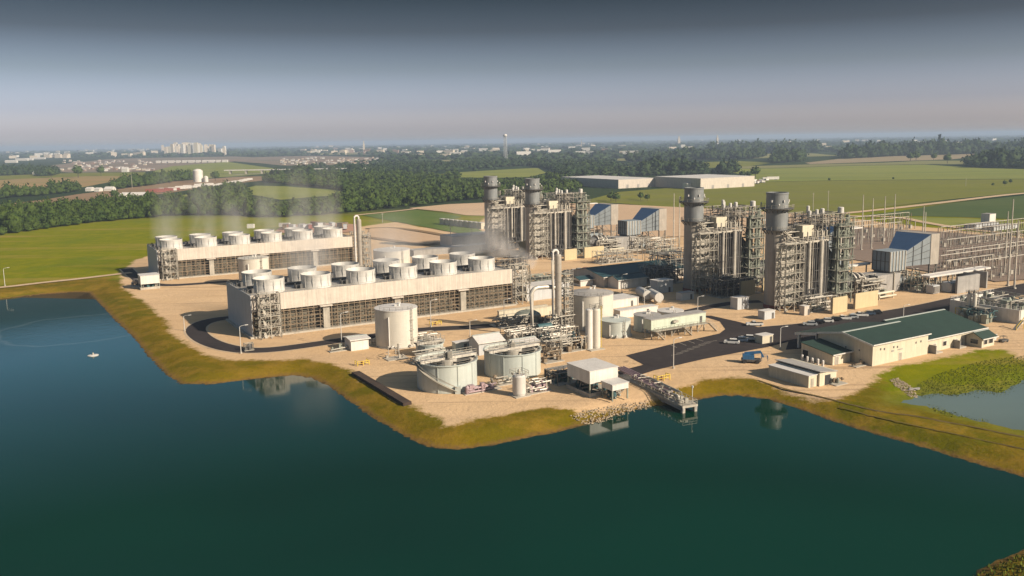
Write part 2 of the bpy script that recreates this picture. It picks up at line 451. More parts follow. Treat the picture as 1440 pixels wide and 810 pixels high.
def sheet(name, pts, z, mat, kind="structure"):
    me = bpy.data.meshes.new(name)
    me.from_pydata([(x, y, z) for x, y in pts], [], [tuple(range(len(pts)))]); me.update()
    if me.polygons[0].normal.z < 0: me.flip_normals()
    me.materials.append(mat)
    o = bpy.data.objects.new(name, me); COL.objects.link(o); o["kind"] = kind; return o

wpx = [p for p in POND]
sheet("lake_water", [(-500, 20), (400, 20), (400, 220), (120, 300), (-500, 420)], ZW, ripple_patch(water_material("lake_water", (.0004, .0290, .0165), .06), at(112, 462, ZW), 26, .25))
def grow(poly, r):
    c = np.mean(poly, 0); return [tuple(np.array(p) + (np.array(p) - c) / (np.linalg.norm(np.array(p) - c) + 1e-6) * r) for p in poly]
sheet("marsh_water", grow(MARSH, 1.6), ZM, water_material("marsh_water", (.135, .175, .15), .12))  # pale base colour raised to carry the sky's reflection

def soil(name, a, b_, sc=.02, c3=None, fleck=.5, band=None):
    m, t, b = nodes(name)
    n1 = noise(t, wpos(t), sc, 6, .65); n2 = noise(t, wpos(t), sc * 9, 5, .7)
    c = mixc(t, mapr(t, n1, .35, .65, 0, 1), a, b_)
    c = mixc(t, mapr(t, n2, .5, .78, 0, fleck), c, c3 or tuple(x * .6 for x in a))
    if band:
        n3 = noise(t, wpos(t, (band[0], band[1], 1)), 1.0, 4, .6)
        c = mixc(t, mapr(t, n3, .48, .66, 0, .7), c, band[2])
    t.links.new(c, b.inputs["Base Color"]); b.inputs["Roughness"].default_value = .95; b.inputs["Specular IOR Level"].default_value = .1
    return m
M['asphalt'] = soil("asphalt", (.031, .026, .027), (.044, .037, .037), .05, (.068, .057, .052), .45)
M['gravelroad'] = soil("gravel_road", (.47, .34, .21), (.53, .39, .26), .05)
M['brownfield'] = soil("ploughed_field", (.31, .20, .09), (.26, .19, .075), .004, None, .3, (.001, .012, (.20, .18, .06)))
M['bare'] = soil("bare_earth", (.27, .17, .105), (.21, .145, .075), .006)
M['sand'] = soil("sandy_earth", (.52, .36, .23), (.46, .32, .21), .012, (.33, .25, .16), .5)
M['redsand'] = soil("reddish_earth", (.40, .23, .16), (.36, .22, .16), .02)
M['suburb'] = soil("suburb_land", (.24, .17, .13), (.16, .14, .10), .004)
M['greenfield'] = soil("green_field", (.135, .143, .013), (.165, .165, .018), .006, (.06, .09, .016), .6, (.0015, .018, (.15, .145, .04)))
M['yellowfield'] = soil("yellowing_field", (.175, .20, .032), (.21, .215, .045), .004, (.12, .13, .03), .5, (.0012, .012, (.125, .15, .035)))
M['darkfield'] = soil("dark_crop", (.055, .085, .022), (.075, .10, .026), .008)
M['palefield'] = soil("pale_far_field", (.22, .20, .085), (.17, .17, .06), .002)
M['tanfield'] = soil("tan_far_field", (.30, .225, .14), (.25, .20, .12), .002)
M['patch'] = soil("lawn", (.075, .125, .022), (.10, .14, .028), .02, (.16, .14, .045), .7)
M['yard'] = soil("switchyard_stone", (.225, .165, .13), (.19, .145, .115), .02, (.15, .115, .09), .5)

FIELDS = [
 ("ploughed_field", 'brownfield', [(-160, 266), (0, 253), (60, 250), (120, 248), (200, 247), (165, 254), (118, 263), (90, 268), (60, 272), (0, 275), (-160, 286)]),
 ("field", 'greenfield', [(-160, 259), (0, 247), (110, 243), (205, 242), (200, 247), (120, 248), (0, 252.6), (-160, 265.6)]),
 ("bare_ground", 'bare', [(-160, 311), (0, 288), (60, 281), (110, 273), (160, 267), (235, 256), (330, 249), (420, 246), (400, 251), (330, 258), (300, 262), (240, 271), (165, 281), (120, 285), (60, 291), (0, 297), (-160, 320)]),
 ("suburb_land", 'suburb', [(75, 232), (150, 224), (210, 222), (330, 220), (410, 224), (480, 229), (470, 232), (400, 232), (330, 227), (240, 236), (210, 241), (100, 243), (60, 240)]),
 ("suburb_land", 'suburb', [(330, 226), (360, 221), (440, 219), (520, 221), (540, 226), (480, 231), (400, 233)]),
 ("field", 'yellowfield', [(215, 241), (240, 234), (320, 227.5), (400, 239), (385, 243.5), (330, 248), (280, 251), (215, 246)]),
 ("field", 'yellowfield', [(340, 266), (360, 261), (400, 262), (485, 268.5), (485, 274), (440, 277), (395, 281), (355, 274)]),
 ("field", 'yellowfield', [(222, 279), (262, 273.5), (278, 280), (235, 285)]),
 ("field", 'yellowfield', [(596, 247), (650, 242), (700, 239), (756, 236), (768, 243), (745, 249), (700, 250), (640, 249.5)]),
 ("field", 'greenfield', [(812, 285), (870, 270), (960, 263), (1033, 260), (1080, 256), (1180, 254), (1440, 252), (1640, 250), (1640, 262), (1440, 270.6), (1330, 281), (1250, 290), (1195, 298), (1190, 303), (1000, 293), (930, 291), (870, 286)]),
 ("field", 'yellowfield', [(1036, 259), (1062, 250), (1010, 238), (1100, 236.5), (1200, 233), (1300, 231.5), (1380, 236.5), (1440, 238), (1640, 238), (1640, 249.6), (1440, 251.6), (1180, 253.6), (1080, 255.6)]),
 ("field", 'palefield', [(1010, 238), (1040, 234), (1130, 231.5), (1240, 229), (1300, 226), (1372, 226), (1372, 231), (1300, 231), (1200, 232.6), (1100, 236)]),
 ("field", 'darkfield', [(1215, 303), (1250, 299), (1330, 287), (1440, 275), (1640, 260), (1640, 325), (1440, 309), (1350, 305.5), (1262, 303.5)]),
 ("field", 'yellowfield', [(1200, 305), (1265, 305.5), (1350, 307), (1440, 311), (1640, 328), (1640, 350), (1440, 328.5), (1362, 321), (1305, 313), (1262, 306.5)]),
 ("field", 'palefield', [(850, 224), (940, 220), (1000, 217.5), (1140, 215.5), (1180, 219), (1080, 222), (1000, 225), (880, 227)]),
 ("field", 'greenfield', [(880, 234), (960, 229), (1040, 226.5), (1090, 229), (1050, 234), (960, 238), (900, 239)]),
 ("field", 'tanfield', [(1132, 229), (1180, 223.5), (1260, 219.5), (1380, 216), (1390, 219), (1340, 224), (1240, 227.5), (1140, 231)]),
 ("field", 'yellowfield', [(440, 240), (500, 238.5), (560, 238.5), (530, 241), (470, 242)]),
 ("field", 'palefield', [(590, 226), (640, 224.5), (680, 225), (640, 227.5)]),
 ("field", 'yellowfield', [(770, 246), (810, 243.5), (835, 245), (800, 248.5)]),
 ("field", 'palefield', [(420, 216), (470, 214.5), (545, 214), (520, 217), (440, 218)]),
 ("field", 'greenfield', [(690, 232), (730, 229.5), (745, 230), (720, 234), (690, 235)]),
 ("sandy_ground", 'sand', [(575, 293), (630, 287.5), (690, 285), (760, 286), (860, 287), (1000, 294), (1188, 304), (1186, 325), (900, 335), (690, 330), (690, 304), (655, 303), (625, 298)]),
 ("lawn", 'patch', [(510, 303), (545, 300), (585, 295.5), (625, 300.5), (650, 305.5), (625, 311.5), (660, 317), (684, 328), (655, 330), (625, 325), (590, 318), (555, 312)]),
 ("reddish_ground", 'redsand', [(385, 327), (398, 317), (470, 314), (505, 316), (505, 326), (440, 331)]),
 ("switchyard_ground", 'yard', [(1120, 325), (1200, 319), (1330, 327), (1440, 336), (1620, 355), (1640, 405), (1440, 394), (1400, 397), (1370, 390), (1345, 388), (1290, 380), (1190, 364), (1130, 347)]),
]
for i, (nm, mk, px) in enumerate(FIELDS):
    sheet(nm, wpoly(px), .04 + .012 * i, M[mk])

def strip(name, cl, w, z, mat):
    """a band of constant width along a centre line given in the photograph"""
    C = [Vector((*at(x, y)[:2], 0)) for x, y in cl]
    for _ in range(2):                              # corner cutting for smooth bends
        N = [C[0]]
        for a, b in zip(C[:-1], C[1:]): N += [a.lerp(b, .25), a.lerp(b, .75)]
        C = N + [C[-1]]
    L, R_ = [], []
    for k, c in enumerate(C):
        d = (C[min(k + 1, len(C) - 1)] - C[max(k - 1, 0)]).normalized(); n = Vector((-d.y, d.x, 0))
        L.append(c + n * w / 2); R_.append(c - n * w / 2)
    if name == 'asphalt_road': strip('road_shoulder', cl, w + 1.5, z - .012, M['shoulder'])
    n = len(C)
    V = np.array([(p.x, p.y, z) for p in L] + [(p.x, p.y, z) for p in R_])
    F = np.array([(k, n + k, n + k + 1, k + 1) for k in range(n - 1)])
    o = mesh_np(name, V, F, mat); o["kind"] = "structure"; return o

strip("dirt_path", [(-120, 414), (0, 405.5), (60, 398), (110, 393), (150, 388), (185, 384)], 4.6, .32, M['gravelroad'])
strip("dirt_road", [(1180, 301), (1250, 294), (1330, 284.5), (1400, 276), (1440, 272), (1640, 255)], 9, .34, M['gravelroad'])
strip("dirt_road", [(1190, 304), (1262, 305), (1303, 314), (1362, 323), (1440, 331), (1640, 352)], 7, .35, M['gravelroad'])
strip("dirt_road", [(500, 303), (560, 297), (600, 292), (640, 288)], 6, .36, M['gravelroad'])
strip("far_road", [(330, 246), (400, 242.5), (500, 242.5)], 16, .36, M['concrete'])
M['shoulder'] = soil("road_shoulder", (.50, .39, .27), (.44, .33, .22), .3)
ROADS = []
def drape(o, dz):
    for v in o.data.vertices: v.co.z = terrain(v.co.x, v.co.y) + dz
M['mud'] = soil("dried_mud", (.10, .075, .03), (.14, .10, .035), .2)
strip("asphalt_road", [(335, 446), (306, 448.5), (284, 454), (273, 463), (282, 475), (305, 486), (340, 493), (380, 492.5), (430, 486), (484, 478), (530, 472), (575, 465), (620, 462), (670, 460), (720, 455), (770, 448)], 6.4, .05, M['asphalt'])
strip("asphalt_road", [(178, 378), (186, 386), (200, 397), (230, 402), (280, 399), (330, 395), (400, 390), (470, 384)], 5.5, .05, M['asphalt'])
strip("asphalt_road", [(1080, 466), (1140, 461), (1190, 454), (1240, 446), (1310, 434), (1370, 420), (1440, 406), (1520, 390)], 13, .05, M['asphalt'])
strip("asphalt_road", [(960, 440), (1000, 431), (1035, 425), (1070, 424)], 5, .045, M['asphalt'])
sheet("asphalt_yard", wpoly([(866, 523), (876, 530), (899, 533), (904, 526), (920, 521), (990, 505), (1080, 488), (1112, 480), (1130, 464), (1100, 466), (1080, 464), (1040, 453),
                             (1000, 444), (985, 444), (1012, 452), (1020, 463), (1012, 469), (990, 474), (945, 484), (880, 500), (905, 513)]), .055, M['asphalt'])
sheet("asphalt_yard", wpoly([(1105, 492), (1112, 470), (1180, 462), (1215, 452), (1260, 446), (1300, 444), (1310, 450), (1200, 480), (1130, 490)]), .06, M['asphalt'])
for i, (a, b) in enumerate((((944, 500), (960, 497)), ((951, 497), (968, 494)), ((958, 494), (976, 491)), ((966, 491), (984, 488)), ((974, 488), (992, 485)), ((982, 485), (1000, 482)), ((990, 482), (1008, 479)),
                            ((943, 485), (952, 489)), ((955, 482), (965, 486)), ((967, 479.5), (977, 483)), ((979, 477), (989, 480)))):
    strip("bay_marking", [a, b], .16, .064, M['concrete'])
# dark rubber lined berm and riprap by the water
M['riprap'] = paint('riprap_stone', (.36, .28, .19), .9, var=.3)
def rocks(name, poly, n, s0, s1, mat, seed, zf):
    rd = np.random.RandomState(seed); P = np.array(poly); V = []; F = []
    base = np.array([(1, 0, 0), (-.5, .87, 0), (-.5, -.87, 0), (.1, .1, .9), (-.2, .5, .6), (.5, -.3, .55)])
    fc = [(0, 1, 4), (0, 4, 3), (1, 2, 4), (2, 3, 4), (2, 5, 3), (5, 0, 3), (2, 0, 5)]
    k = 0
    while k < n:
        x, y = rd.uniform(P[:, 0].min(), P[:, 0].max()), rd.uniform(P[:, 1].min(), P[:, 1].max())
        if sdf(poly, np.array([x]), np.array([y]))[0] < 0: continue
        s = rd.uniform(s0, s1); a = rd.uniform(0, 6.28)
        R3 = np.array([[math.cos(a), -math.sin(a), 0], [math.sin(a), math.cos(a), 0], [0, 0, 1]])
        V.append((base * rd.uniform(.7, 1.3, base.shape) * s) @ R3.T + [x, y, zf(x, y)]); F += [tuple(q + 6 * k for q in f) for f in fc]; k += 1
    o = mesh_np(name, np.concatenate(V), np.array(F), mat); o["kind"] = "stuff"
    return tag(o, "pale broken riprap stones spread on the bank", None)
def terrain(x, y):
    i = np.clip(np.searchsorted(xs, x), 0, nx - 1); j = np.clip(np.searchsorted(ys, y), 0, ny - 1); return float(GZ[j, i])
drape(strip("dam_track", [(1066, 535), (1080, 540), (1110, 549), (1154, 558), (1198, 570), (1246, 581), (1287, 585), (1347, 597), (1440, 615), (1560, 640)], .7, 0, M['mud']), .10)
drape(strip("dam_track", [(1180, 572), (1246, 590), (1320, 606), (1440, 632), (1540, 655)], .4, 0, M['mud']), .09)
tag(rocks("riprap", wpoly([(800, 583), (830, 573), (880, 563), (912, 558), (916, 566), (885, 573), (845, 586), (822, 588)]), 520, .14, .38, M['riprap'], 5, terrain), "pale riprap stones on the lake bank left of the pump jetty", "rocks")
tag(rocks("riprap", wpoly([(1251, 534), (1262, 532), (1286, 546), (1291, 555), (1280, 554), (1258, 543)]), 520, .10, .27, M['riprap'], 6, terrain), "grey riprap chute running down to the marsh", "rocks")
sheet("berm_sand", wpoly([(520, 322), (545, 320), (620, 333), (617, 344), (590, 345), (516, 333)]), .42, M['sand'])
for cl in ([(516, 334), (560, 340), (600, 346), (622, 341), (690, 340)], [(515, 322), (545, 320), (585, 324), (640, 334), (690, 337)]):
    strip("berm_road", cl, 6, .43, M['bare'])

# ------------------------------------------------------------------ woods
def foliage(name, a, b_, c_, sc):
    m, t, b = nodes(name)
    n1 = noise(t, wpos(t), sc, 3, .6); n2 = noise(t, wpos(t), sc * 8, 3, .6)
    c = mixc(t, mapr(t, n1, .35, .65, 0, 1), a, b_); c = mixc(t, mapr(t, n2, .45, .7, 0, .75), c, c_)
    t.links.new(c, b.inputs["Base Color"]); b.inputs["Roughness"].default_value = .8; b.inputs["Specular IOR Level"].default_value = .15
    return m
M['wood'] = foliage("woodland_leaves", (.028, .052, .008), (.060, .088, .012), (.021, .037, .008), .11)
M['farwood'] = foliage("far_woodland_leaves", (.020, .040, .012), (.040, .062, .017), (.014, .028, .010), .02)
M['leaf'] = foliage("tree_leaves", (.045, .075, .016), (.06, .09, .02), (.03, .05, .012), .3)

def crown_template(seed, sub, cards, card):
    rd = np.random.RandomState(seed)
    import bmesh
    bm = bmesh.new(); bmesh.ops.create_icosphere(bm, subdivisions=sub, radius=1.0)
    V = np.array([v.co[:] for v in bm.verts]); F = np.array([[v.index for v in f.verts] for f in bm.faces]); bm.free()
    lob = rd.normal(0, 1, (5, 3)); lob /= np.linalg.norm(lob, axis=1)[:, None]
    k = .72 + .30 * np.max(V @ lob.T, axis=1) + rd.uniform(-.20, .14, len(V)) - .06
    V = V * k[:, None] * np.array([1, 1, .95]); V[:, 2] = np.maximum(V[:, 2], -.6)
    T = [V]; FF = [F]; o = len(V)
    for _ in range(cards):
        p = rd.normal(0, 1, 3); p /= np.linalg.norm(p); p[2] = abs(p[2]) * rd.choice([1, 1, -.5])
        q = p * rd.uniform(.72, 1.22) * (.72 + .3 * np.max(p @ lob.T))
        a = rd.normal(0, 1, 3); a /= np.linalg.norm(a); b = rd.normal(0, 1, 3); b -= a * (a @ b); b /= np.linalg.norm(b)
        s = card * rd.uniform(.6, 1.3)
        T.append(np.array([q + a * s, q - a * s * .6 + b * s * .8, q - a * s * .5 - b * s * .8])); FF.append(np.array([[o, o + 1, o + 2]])); o += 3
    return np.concatenate(T), np.concatenate(FF)

def scatter(poly, spacing, seed, jit=.5):
    rd = np.random.RandomState(seed); P = np.array(poly)
    gx = np.arange(P[:, 0].min(), P[:, 0].max(), spacing); gy = np.arange(P[:, 1].min(), P[:, 1].max(), spacing)
    X, Y = np.meshgrid(gx, gy); X = X.ravel() + rd.uniform(-jit, jit, X.size) * spacing; Y = Y.ravel() + rd.uniform(-jit, jit, Y.size) * spacing
    k = sdf(poly, X, Y) > 0; return X[k], Y[k]

def inpoly(p, x, y):
    ins = False
    for (x0, y0), (x1, y1) in zip(p, p[1:] + p[:1]):
        if (y0 > y) != (y1 > y) and x < (y - y0) / (y1 - y0) * (x1 - x0) + x0: ins = not ins
    return ins
FPX = [(f[2], (min(q[0] for q in f[2]), max(q[0] for q in f[2]), min(q[1] for q in f[2]), max(q[1] for q in f[2]))) for f in FIELDS if 'field' in f[0]]

def forest(name, X, Y, R0, R1, hs, tmpl, mat, seed, label, clear=True):
    rd = np.random.RandomState(seed); V = []; F = []; o = 0
    for x, y in zip(X, Y):
        tv, tf = tmpl[rd.randint(len(tmpl))]
        r = R0 + (R1 - R0) * rd.rand() ** 1.8; a = rd.uniform(0, 6.28); h = r * hs * rd.uniform(.7, 1.7)
        d_ = np.array([x, y, h * 1.7 - CAMH]); dz = d_ @ FW; tx, ty = 720 + FOC * (d_ @ RT) / dz, CY - FOC * (d_ @ UP) / dz
        if clear and any(b[0] < tx < b[1] and b[2] < ty < b[3] and inpoly(p, tx, ty) for p, b in FPX): continue      # keeps the open fields open
        c, s = math.cos(a), math.sin(a)
        v = np.stack([(tv[:, 0] * c - tv[:, 1] * s) * r, (tv[:, 0] * s + tv[:, 1] * c) * r, tv[:, 2] * h + h * .75], -1) + [x, y, 0]
        V.append(v); F.append(tf + o); o += len(v)
    if not V: return None
    w = mesh_np(name, np.concatenate(V), np.concatenate(F), mat); w["kind"] = "stuff"
    return tag(w, label, "woods")

NEAR = [crown_template(s, 2, 150, .19) for s in range(8)]
MIDT = [crown_template(s + 20, 1, 46, .27) for s in range(8)]
FART = [crown_template(s + 40, 1, 8, .45) for s in range(4)]
def wood(px, spacing, R0, R1, hs, tm, mat, seed, label):
    X, Y = scatter(wpoly(px), spacing, seed); return forest("woodland", X, Y, R0, R1, hs, tm, mat, seed, label, seed < 30)
wood([(-160, 352), (0, 331), (60, 323), (130, 313), (200, 307), (270, 303), (340, 304), (372, 306), (372, 287), (330, 288), (290, 288), (240, 288), (200, 285), (150, 291), (80, 298), (0, 303), (-160, 320)],
     6.8, 3.0, 6.6, .86, NEAR, M['wood'], 1, "dense green woodland belt along the back edge of the meadow at left")
wood([(372, 306), (400, 306), (480, 301), (545, 294), (600, 288), (660, 281), (700, 279), (740, 276), (700, 262), (640, 262), (560, 262), (488, 276), (450, 282), (400, 285), (372, 287)],
     7.5, 3.6, 6.6, .75, MIDT, M['wood'], 2, "dark green woodland behind the steaming cooling tower")
wood([(488, 277), (560, 263), (640, 263), (700, 263), (750, 275), (812, 268), (818, 262), (795, 254), (770, 252), (700, 252), (640, 252), (590, 251), (560, 247), (500, 246), (440, 250), (375, 252), (370, 256), (420, 261), (470, 266), (492, 270)],
     8.5, 4.0, 8.0, .68, MIDT, M['wood'], 3, "wide dark woodland in the middle distance behind the left chimneys")
wood([(436, 247), (520, 243.5), (600, 243), (660, 237), (745, 233), (775, 240), (800, 252), (830, 253), (900, 248), (1000, 247), (1005, 240), (960, 240), (870, 240), (860, 232), (760, 229), (700, 228), (640, 230), (560, 234), (480, 240)],
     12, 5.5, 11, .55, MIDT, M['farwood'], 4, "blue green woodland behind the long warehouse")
for i, (px, sp, lb) in enumerate((
    ([(-140, 298), (0, 280), (42, 276), (42, 272), (0, 275), (-140, 288)], 9, "clipped hedge row at the far left edge of the brown field"),
    ([(42, 277), (70, 274), (108, 270), (110, 266), (95, 266), (60, 271), (42, 272)], 9, "thick hedge row ending beside the bare earth yard"),
    ([(-140, 252), (0, 243), (40, 241), (82, 243), (80, 247), (55, 248), (50, 245), (0, 247.5), (-140, 259)], 13, "dark tree clump between the brown field and the far town"),
    ([(157, 267), (170, 260), (200, 254), (225, 252), (270, 249), (270, 252), (240, 257), (205, 262)], 10, "tree row behind the red trailer yard"),
    ([(350, 257), (380, 250), (440, 249), (440, 245.5), (385, 249)], 14, "tree belt under the far road bridge"),
    ([(268, 277), (300, 270), (340, 266), (352, 276), (330, 287), (280, 288)], 9, "bushy trees between the two bright green fields"),
    ([(1085, 230), (1130, 228), (1132, 222), (1090, 224)], 20, "dark copse on the pale far field"),
    ([(900, 240), (945, 239), (995, 240), (990, 245), (905, 246)], 17, "dark trees just behind the warehouse roof"),
    ([(1010, 246), (1033, 245), (1036, 239), (1012, 240)], 13, "round dark copse right of the warehouse"),
    ([(880, 228), (960, 226), (1060, 224), (1075, 221.5), (960, 223.5), (880, 226.5)], 20, "thin tree line across the pale fields behind the warehouse"),
    ([(1362, 236), (1440, 237), (1640, 238), (1640, 224), (1440, 224), (1400, 226), (1362, 233)], 18, "dark blue green wood at the right edge beyond the fields"),
    ([(1185, 224), (1260, 220), (1400, 216), (1640, 213), (1640, 210), (1400, 213), (1260, 216), (1180, 221)], 26, "long dark tree line on the right below the horizon"),
    ([(1000, 216.5), (1150, 215), (1150, 211), (1000, 213)], 26, "far tree line below the right half of the horizon"),
)):
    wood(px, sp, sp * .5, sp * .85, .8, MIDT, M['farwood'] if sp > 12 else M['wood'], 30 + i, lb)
rd = np.random.RandomState(77)
FX, FY = [], []
polys = [wpoly(f[2]) for f in FIELDS]
for k in range(15000):
    px, py = rd.uniform(-140, 1580), rd.triangular(199.5, 203, 246)
    py += (720 - px) * .0157 - 3 + max(0, (px - 1000) * -.004)
    if py > 246 + (720 - px) * .016 * .3: continue
    if px > 1000 and py > 214: continue
    if px < 440 and py > 222: continue
    gp = at(px, py)
    if gp[1] < 300 or gp[1] > 15000 or abs(gp[0]) > 15000: continue
    FX.append(gp[0]); FY.append(gp[1])
FX, FY = np.array(FX), np.array(FY); keep = np.ones(len(FX), bool)
for p in polys: keep &= sdf(p, FX, FY) < -12
FX, FY = FX[keep], FY[keep]
for lo, hi, R0, R1 in ((300, 2600, 7, 13), (2600, 5200, 11, 24), (5200, 15000, 20, 54)):
    k = (FY >= lo) & (FY < hi)
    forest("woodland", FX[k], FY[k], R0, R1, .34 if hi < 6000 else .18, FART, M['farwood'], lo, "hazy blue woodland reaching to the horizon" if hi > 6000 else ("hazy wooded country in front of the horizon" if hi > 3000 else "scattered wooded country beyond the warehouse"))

# ------------------------------------------------------------------ plant builders (local x along the plant axis, local -y faces the viewer)
def pipes(mb, x0, x1, y0, y1, z0, z1, n, rnd, r0=.08, r1=.25):
    for _ in range(n):
        p = [rnd.uniform(x0, x1), rnd.uniform(y0, y1), rnd.uniform(z0, z1)]; pts = [tuple(p)]
        for _ in range(rnd.randint(1, 3)):
            k = rnd.choice((0, 0, 1, 2, 2)); lo, hi = ((x0, x1), (y0, y1), (z0, z1))[k]
            p[k] = rnd.uniform(lo, hi)
            if (Vector(p) - Vector(pts[-1])).length > .3: pts.append(tuple(p))
        for a, b in zip(pts[:-1], pts[1:]): mb.tube(a, b, rnd.uniform(r0, r1), 6)
    return mb

def valves(mb, x0, x1, y0, y1, z, n, rnd, s0=.3, s1=.9):
    for _ in range(n):
        x, y, s = rnd.uniform(x0, x1), rnd.uniform(y0, y1), rnd.uniform(s0, s1)
        if rnd.random() < .5: mb.box(x - s / 2, x + s / 2, y - s / 2, y + s / 2, z, z + s * rnd.uniform(.7, 2))
        else:
            mb.lathe(x, y, [(s * .45, z), (s * .45, z + s * 1.2), (s * .2, z + s * 1.6)], 10)
    return mb

def stair_tower(label, x, y, w, d, h, seed, z=0.0, rot=TH, group="steel stair towers of the plant", mat='steel'):
    t = thing("stair_tower", label, "stair tower", x, y, z, rot, group); r = random.Random(seed)
    n = max(2, int(h / 3.2))
    link("steel_frame", MB().lattice(0, w, 0, d, 0, h, 2, 2, n, .26, .85, r), M[mat], t)
    lm, fm, hm = MB(), MB(), MB()
    for k in range(1, n + 1):
        z0, z1 = h * (k - 1) / n, h * k / n
        lm.box(.2, w - .2, .2, d * .32, z1 - .12, z1); lm.box(.2, w - .2, d * .68, d - .2, z1 - h / n / 2 - .1, z1 - h / n / 2)
        zm = (z0 + z1) / 2
        fm.bar((w * .28, d * .3, z0), (w * .28, d * .7, zm), 1.0, .14); fm.bar((w * .7, d * .7, zm), (w * .7, d * .3, z1), 1.0, .14)
        hm.rail([(.1, .1, z1), (w - .1, .1, z1)], 1.1, .09); hm.rail([(.1, d - .1, zm), (w - .1, d - .1, zm)], 1.1, .09)
    link("landing", lm, M['greensteel'], t); pieces("stair_flight", fm, M['steel'], t); link("handrail", hm, M['lightsteel'], t)
    return t

def cooling_tower(label, u, v, L, W, sp, off, group):
    x, y = UVW(u, v); t = thing("cooling_tower", label, "cooling tower", x, y, 0, TH, group); r = random.Random(int(u * 10 + v))
    HD = 13.4
    link("basin", MB().box(-1, L + 1, -1.2, W + 1.2, 0, .55), M['concrete'], t)
    link("fill_pack", MB().box(.5, L - .5, 2.6, W - 2.6, .6, HD - .3), M['fill'], t)
    for y0 in (-.18, W - .02): link("fascia", MB().box(.1, L - .1, y0, y0 + .2, 8.5, HD + .55), M['cream'], t)
    for x0 in (-.16, L - .06): link("end_wall", MB().box(x0, x0 + .22, -.1, W + .1, .55, HD + .5), M['endgrey'], t)
    link("deck", MB().box(.1, L - .1, .03, W - .03, HD - .25, HD), M['greyconc'], t)
    for face, y0, yb in (("front", .05, 1.6), ("back", W - .05, W - 1.6)):
        mb = MB(); n = int(L / 2.03)
        for i in range(n + 1):
            xx = .3 + (L - .6) * i / n
            mb.bar((xx, y0, .55), (xx, y0, 8.5), .24)
            if i % 2 == 0: mb.bar((xx, yb, .55), (xx, yb, 8.5), .22); mb.bar((xx, y0, 4.4), (xx, yb, 4.4), .16)
        for k in range(1, 7): mb.bar((.3, y0, .55 + k * 1.22), (L - .3, y0, .55 + k * 1.22), .17 if k % 2 else .26)
        for k in (2, 4, 6): mb.bar((.3, yb, .55 + k * 1.22), (L - .3, yb, .55 + k * 1.22), .15)
        for i in range(n):
            if r.random() < .45:
                xx = .3 + (L - .6) * i / n; k = r.randint(0, 4); xb = xx + (L - .6) / n
                a, b = (xx, xb) if r.random() < .5 else (xb, xx)
                mb.bar((a, y0, .55 + k * 1.22), (b, y0, .55 + (k + 2) * 1.22), .13)
        link("louvre_frame", mb, M['rust'], t)
    for i in range(4):
        xx = off + sp * (i * 1.6 + .75) + 2
        if xx > L - 6: continue
        d = link("bay_canopy", MB().box(xx, xx + 4.2, -1.5, -.2, 8.0, 8.4), M['cream'], t)
        link("bay_panel", MB().box(xx + 1.2, xx + 3.4, -.5, -.22, .6, 7.9), M['steel'], d)
    fmesh = None
    for j, yy in enumerate((W * .255, W * .745)):
        for i in range(6):
            xx = off + sp * i + (.0 if j == 0 else .3)
            if fmesh is None:
                mb = MB().lathe(0, 0, [(5.15, 0), (4.95, 1.2), (4.85, 2.4), (4.95, 3.6), (5.15, 4.6), (5.0, 4.62), (4.7, 3.4), (4.65, 1.5)], 44, False)
                for q in range(11):
                    a = 2 * math.pi * q / 11 + .2
                    mb.bar((5.07 * math.cos(a), 5.07 * math.sin(a), .05), (5.08 * math.cos(a), 5.08 * math.sin(a), 4.55), .13)
                fmesh = link("fan_stack", mb, M['fan'], t)
                hub = MB().lathe(0, 0, [(.9, 1.2), (.9, 2.0), (.3, 2.2)], 14)
                for q in range(8):
                    a = 2 * math.pi * q / 8; hub.bar((.6 * math.cos(a), .6 * math.sin(a), 1.8), (4.4 * math.cos(a), 4.4 * math.sin(a), 1.7), .75, .08)
                hub.lathe(0, 0, [(4.64, .25), (4.64, .3)], 24)
                link("fan", hub, M['darksteel'], fmesh)
                mt = MB().box(-7.2, -5.9, -.7, .7, 0, 1.1).tube((-5.9, 0, .7), (-4.6, 0, .9), .25).lathe(-6.6, 1.9, [(.45, 0), (.45, 1.5)], 10).box(-6.2, -5.4, -2.2, -1.5, 0, 1.7)
                link("fan_motor", mt, M['darksteel'], fmesh)
                o = fmesh
            else: o = dup(fmesh, parent=t)
            o.location = (xx, yy, HD)
    rl = MB().rail([(.2, .3, HD), (L - .2, .3, HD), (L - .2, W - .3, HD), (.2, W - .3, HD), (.2, .3, HD)], 1.15, .08, 2.4)
    for i in range(14): rl.bar((r.uniform(2, L - 2), W * .5 + r.uniform(-1, 1), HD), (0, 0, 0) if False else (r.uniform(2, L - 2), W * .5, HD + .5), .2)
    link("railing", rl, M['steel'], t)
    pp = MB().tube((3, W * .5, HD + .6), (L - 3, W * .5, HD + .6), .45, 10)
    link("header_pipe", pp, M['darksteel'], t)
    return t

cooling_tower("nearer long cooling tower of twelve fan stacks, right behind the white cylindrical storage tank", 65.7, 277, 97.5, 33.5, 16.15, 8.2, "cooling towers")
cooling_tower("farther steaming cooling tower beside the green meadow, twelve fan stacks under faint plumes", 59.5, 425, 95, 31, 15.9, 7.6, "cooling towers")
for lb, u, v, w, d, h, sd_ in (
    ("stair tower at the left front corner of the nearer cooling tower", 67.5, 273.2, 6.5, 3.2, 14.6, 3),
    ("stair tower at the right front corner of the nearer cooling tower", 163.8, 276, 6.5, 5, 15, 4),
    ("stair tower at the left front corner of the farther cooling tower", 61, 421, 6.5, 3.4, 14.4, 5),
    ("stair tower at the right end of the farther cooling tower", 155, 424, 6, 6, 16, 6)):
    stair_tower(lb, *UVW(u, v), w, d, h, sd_)

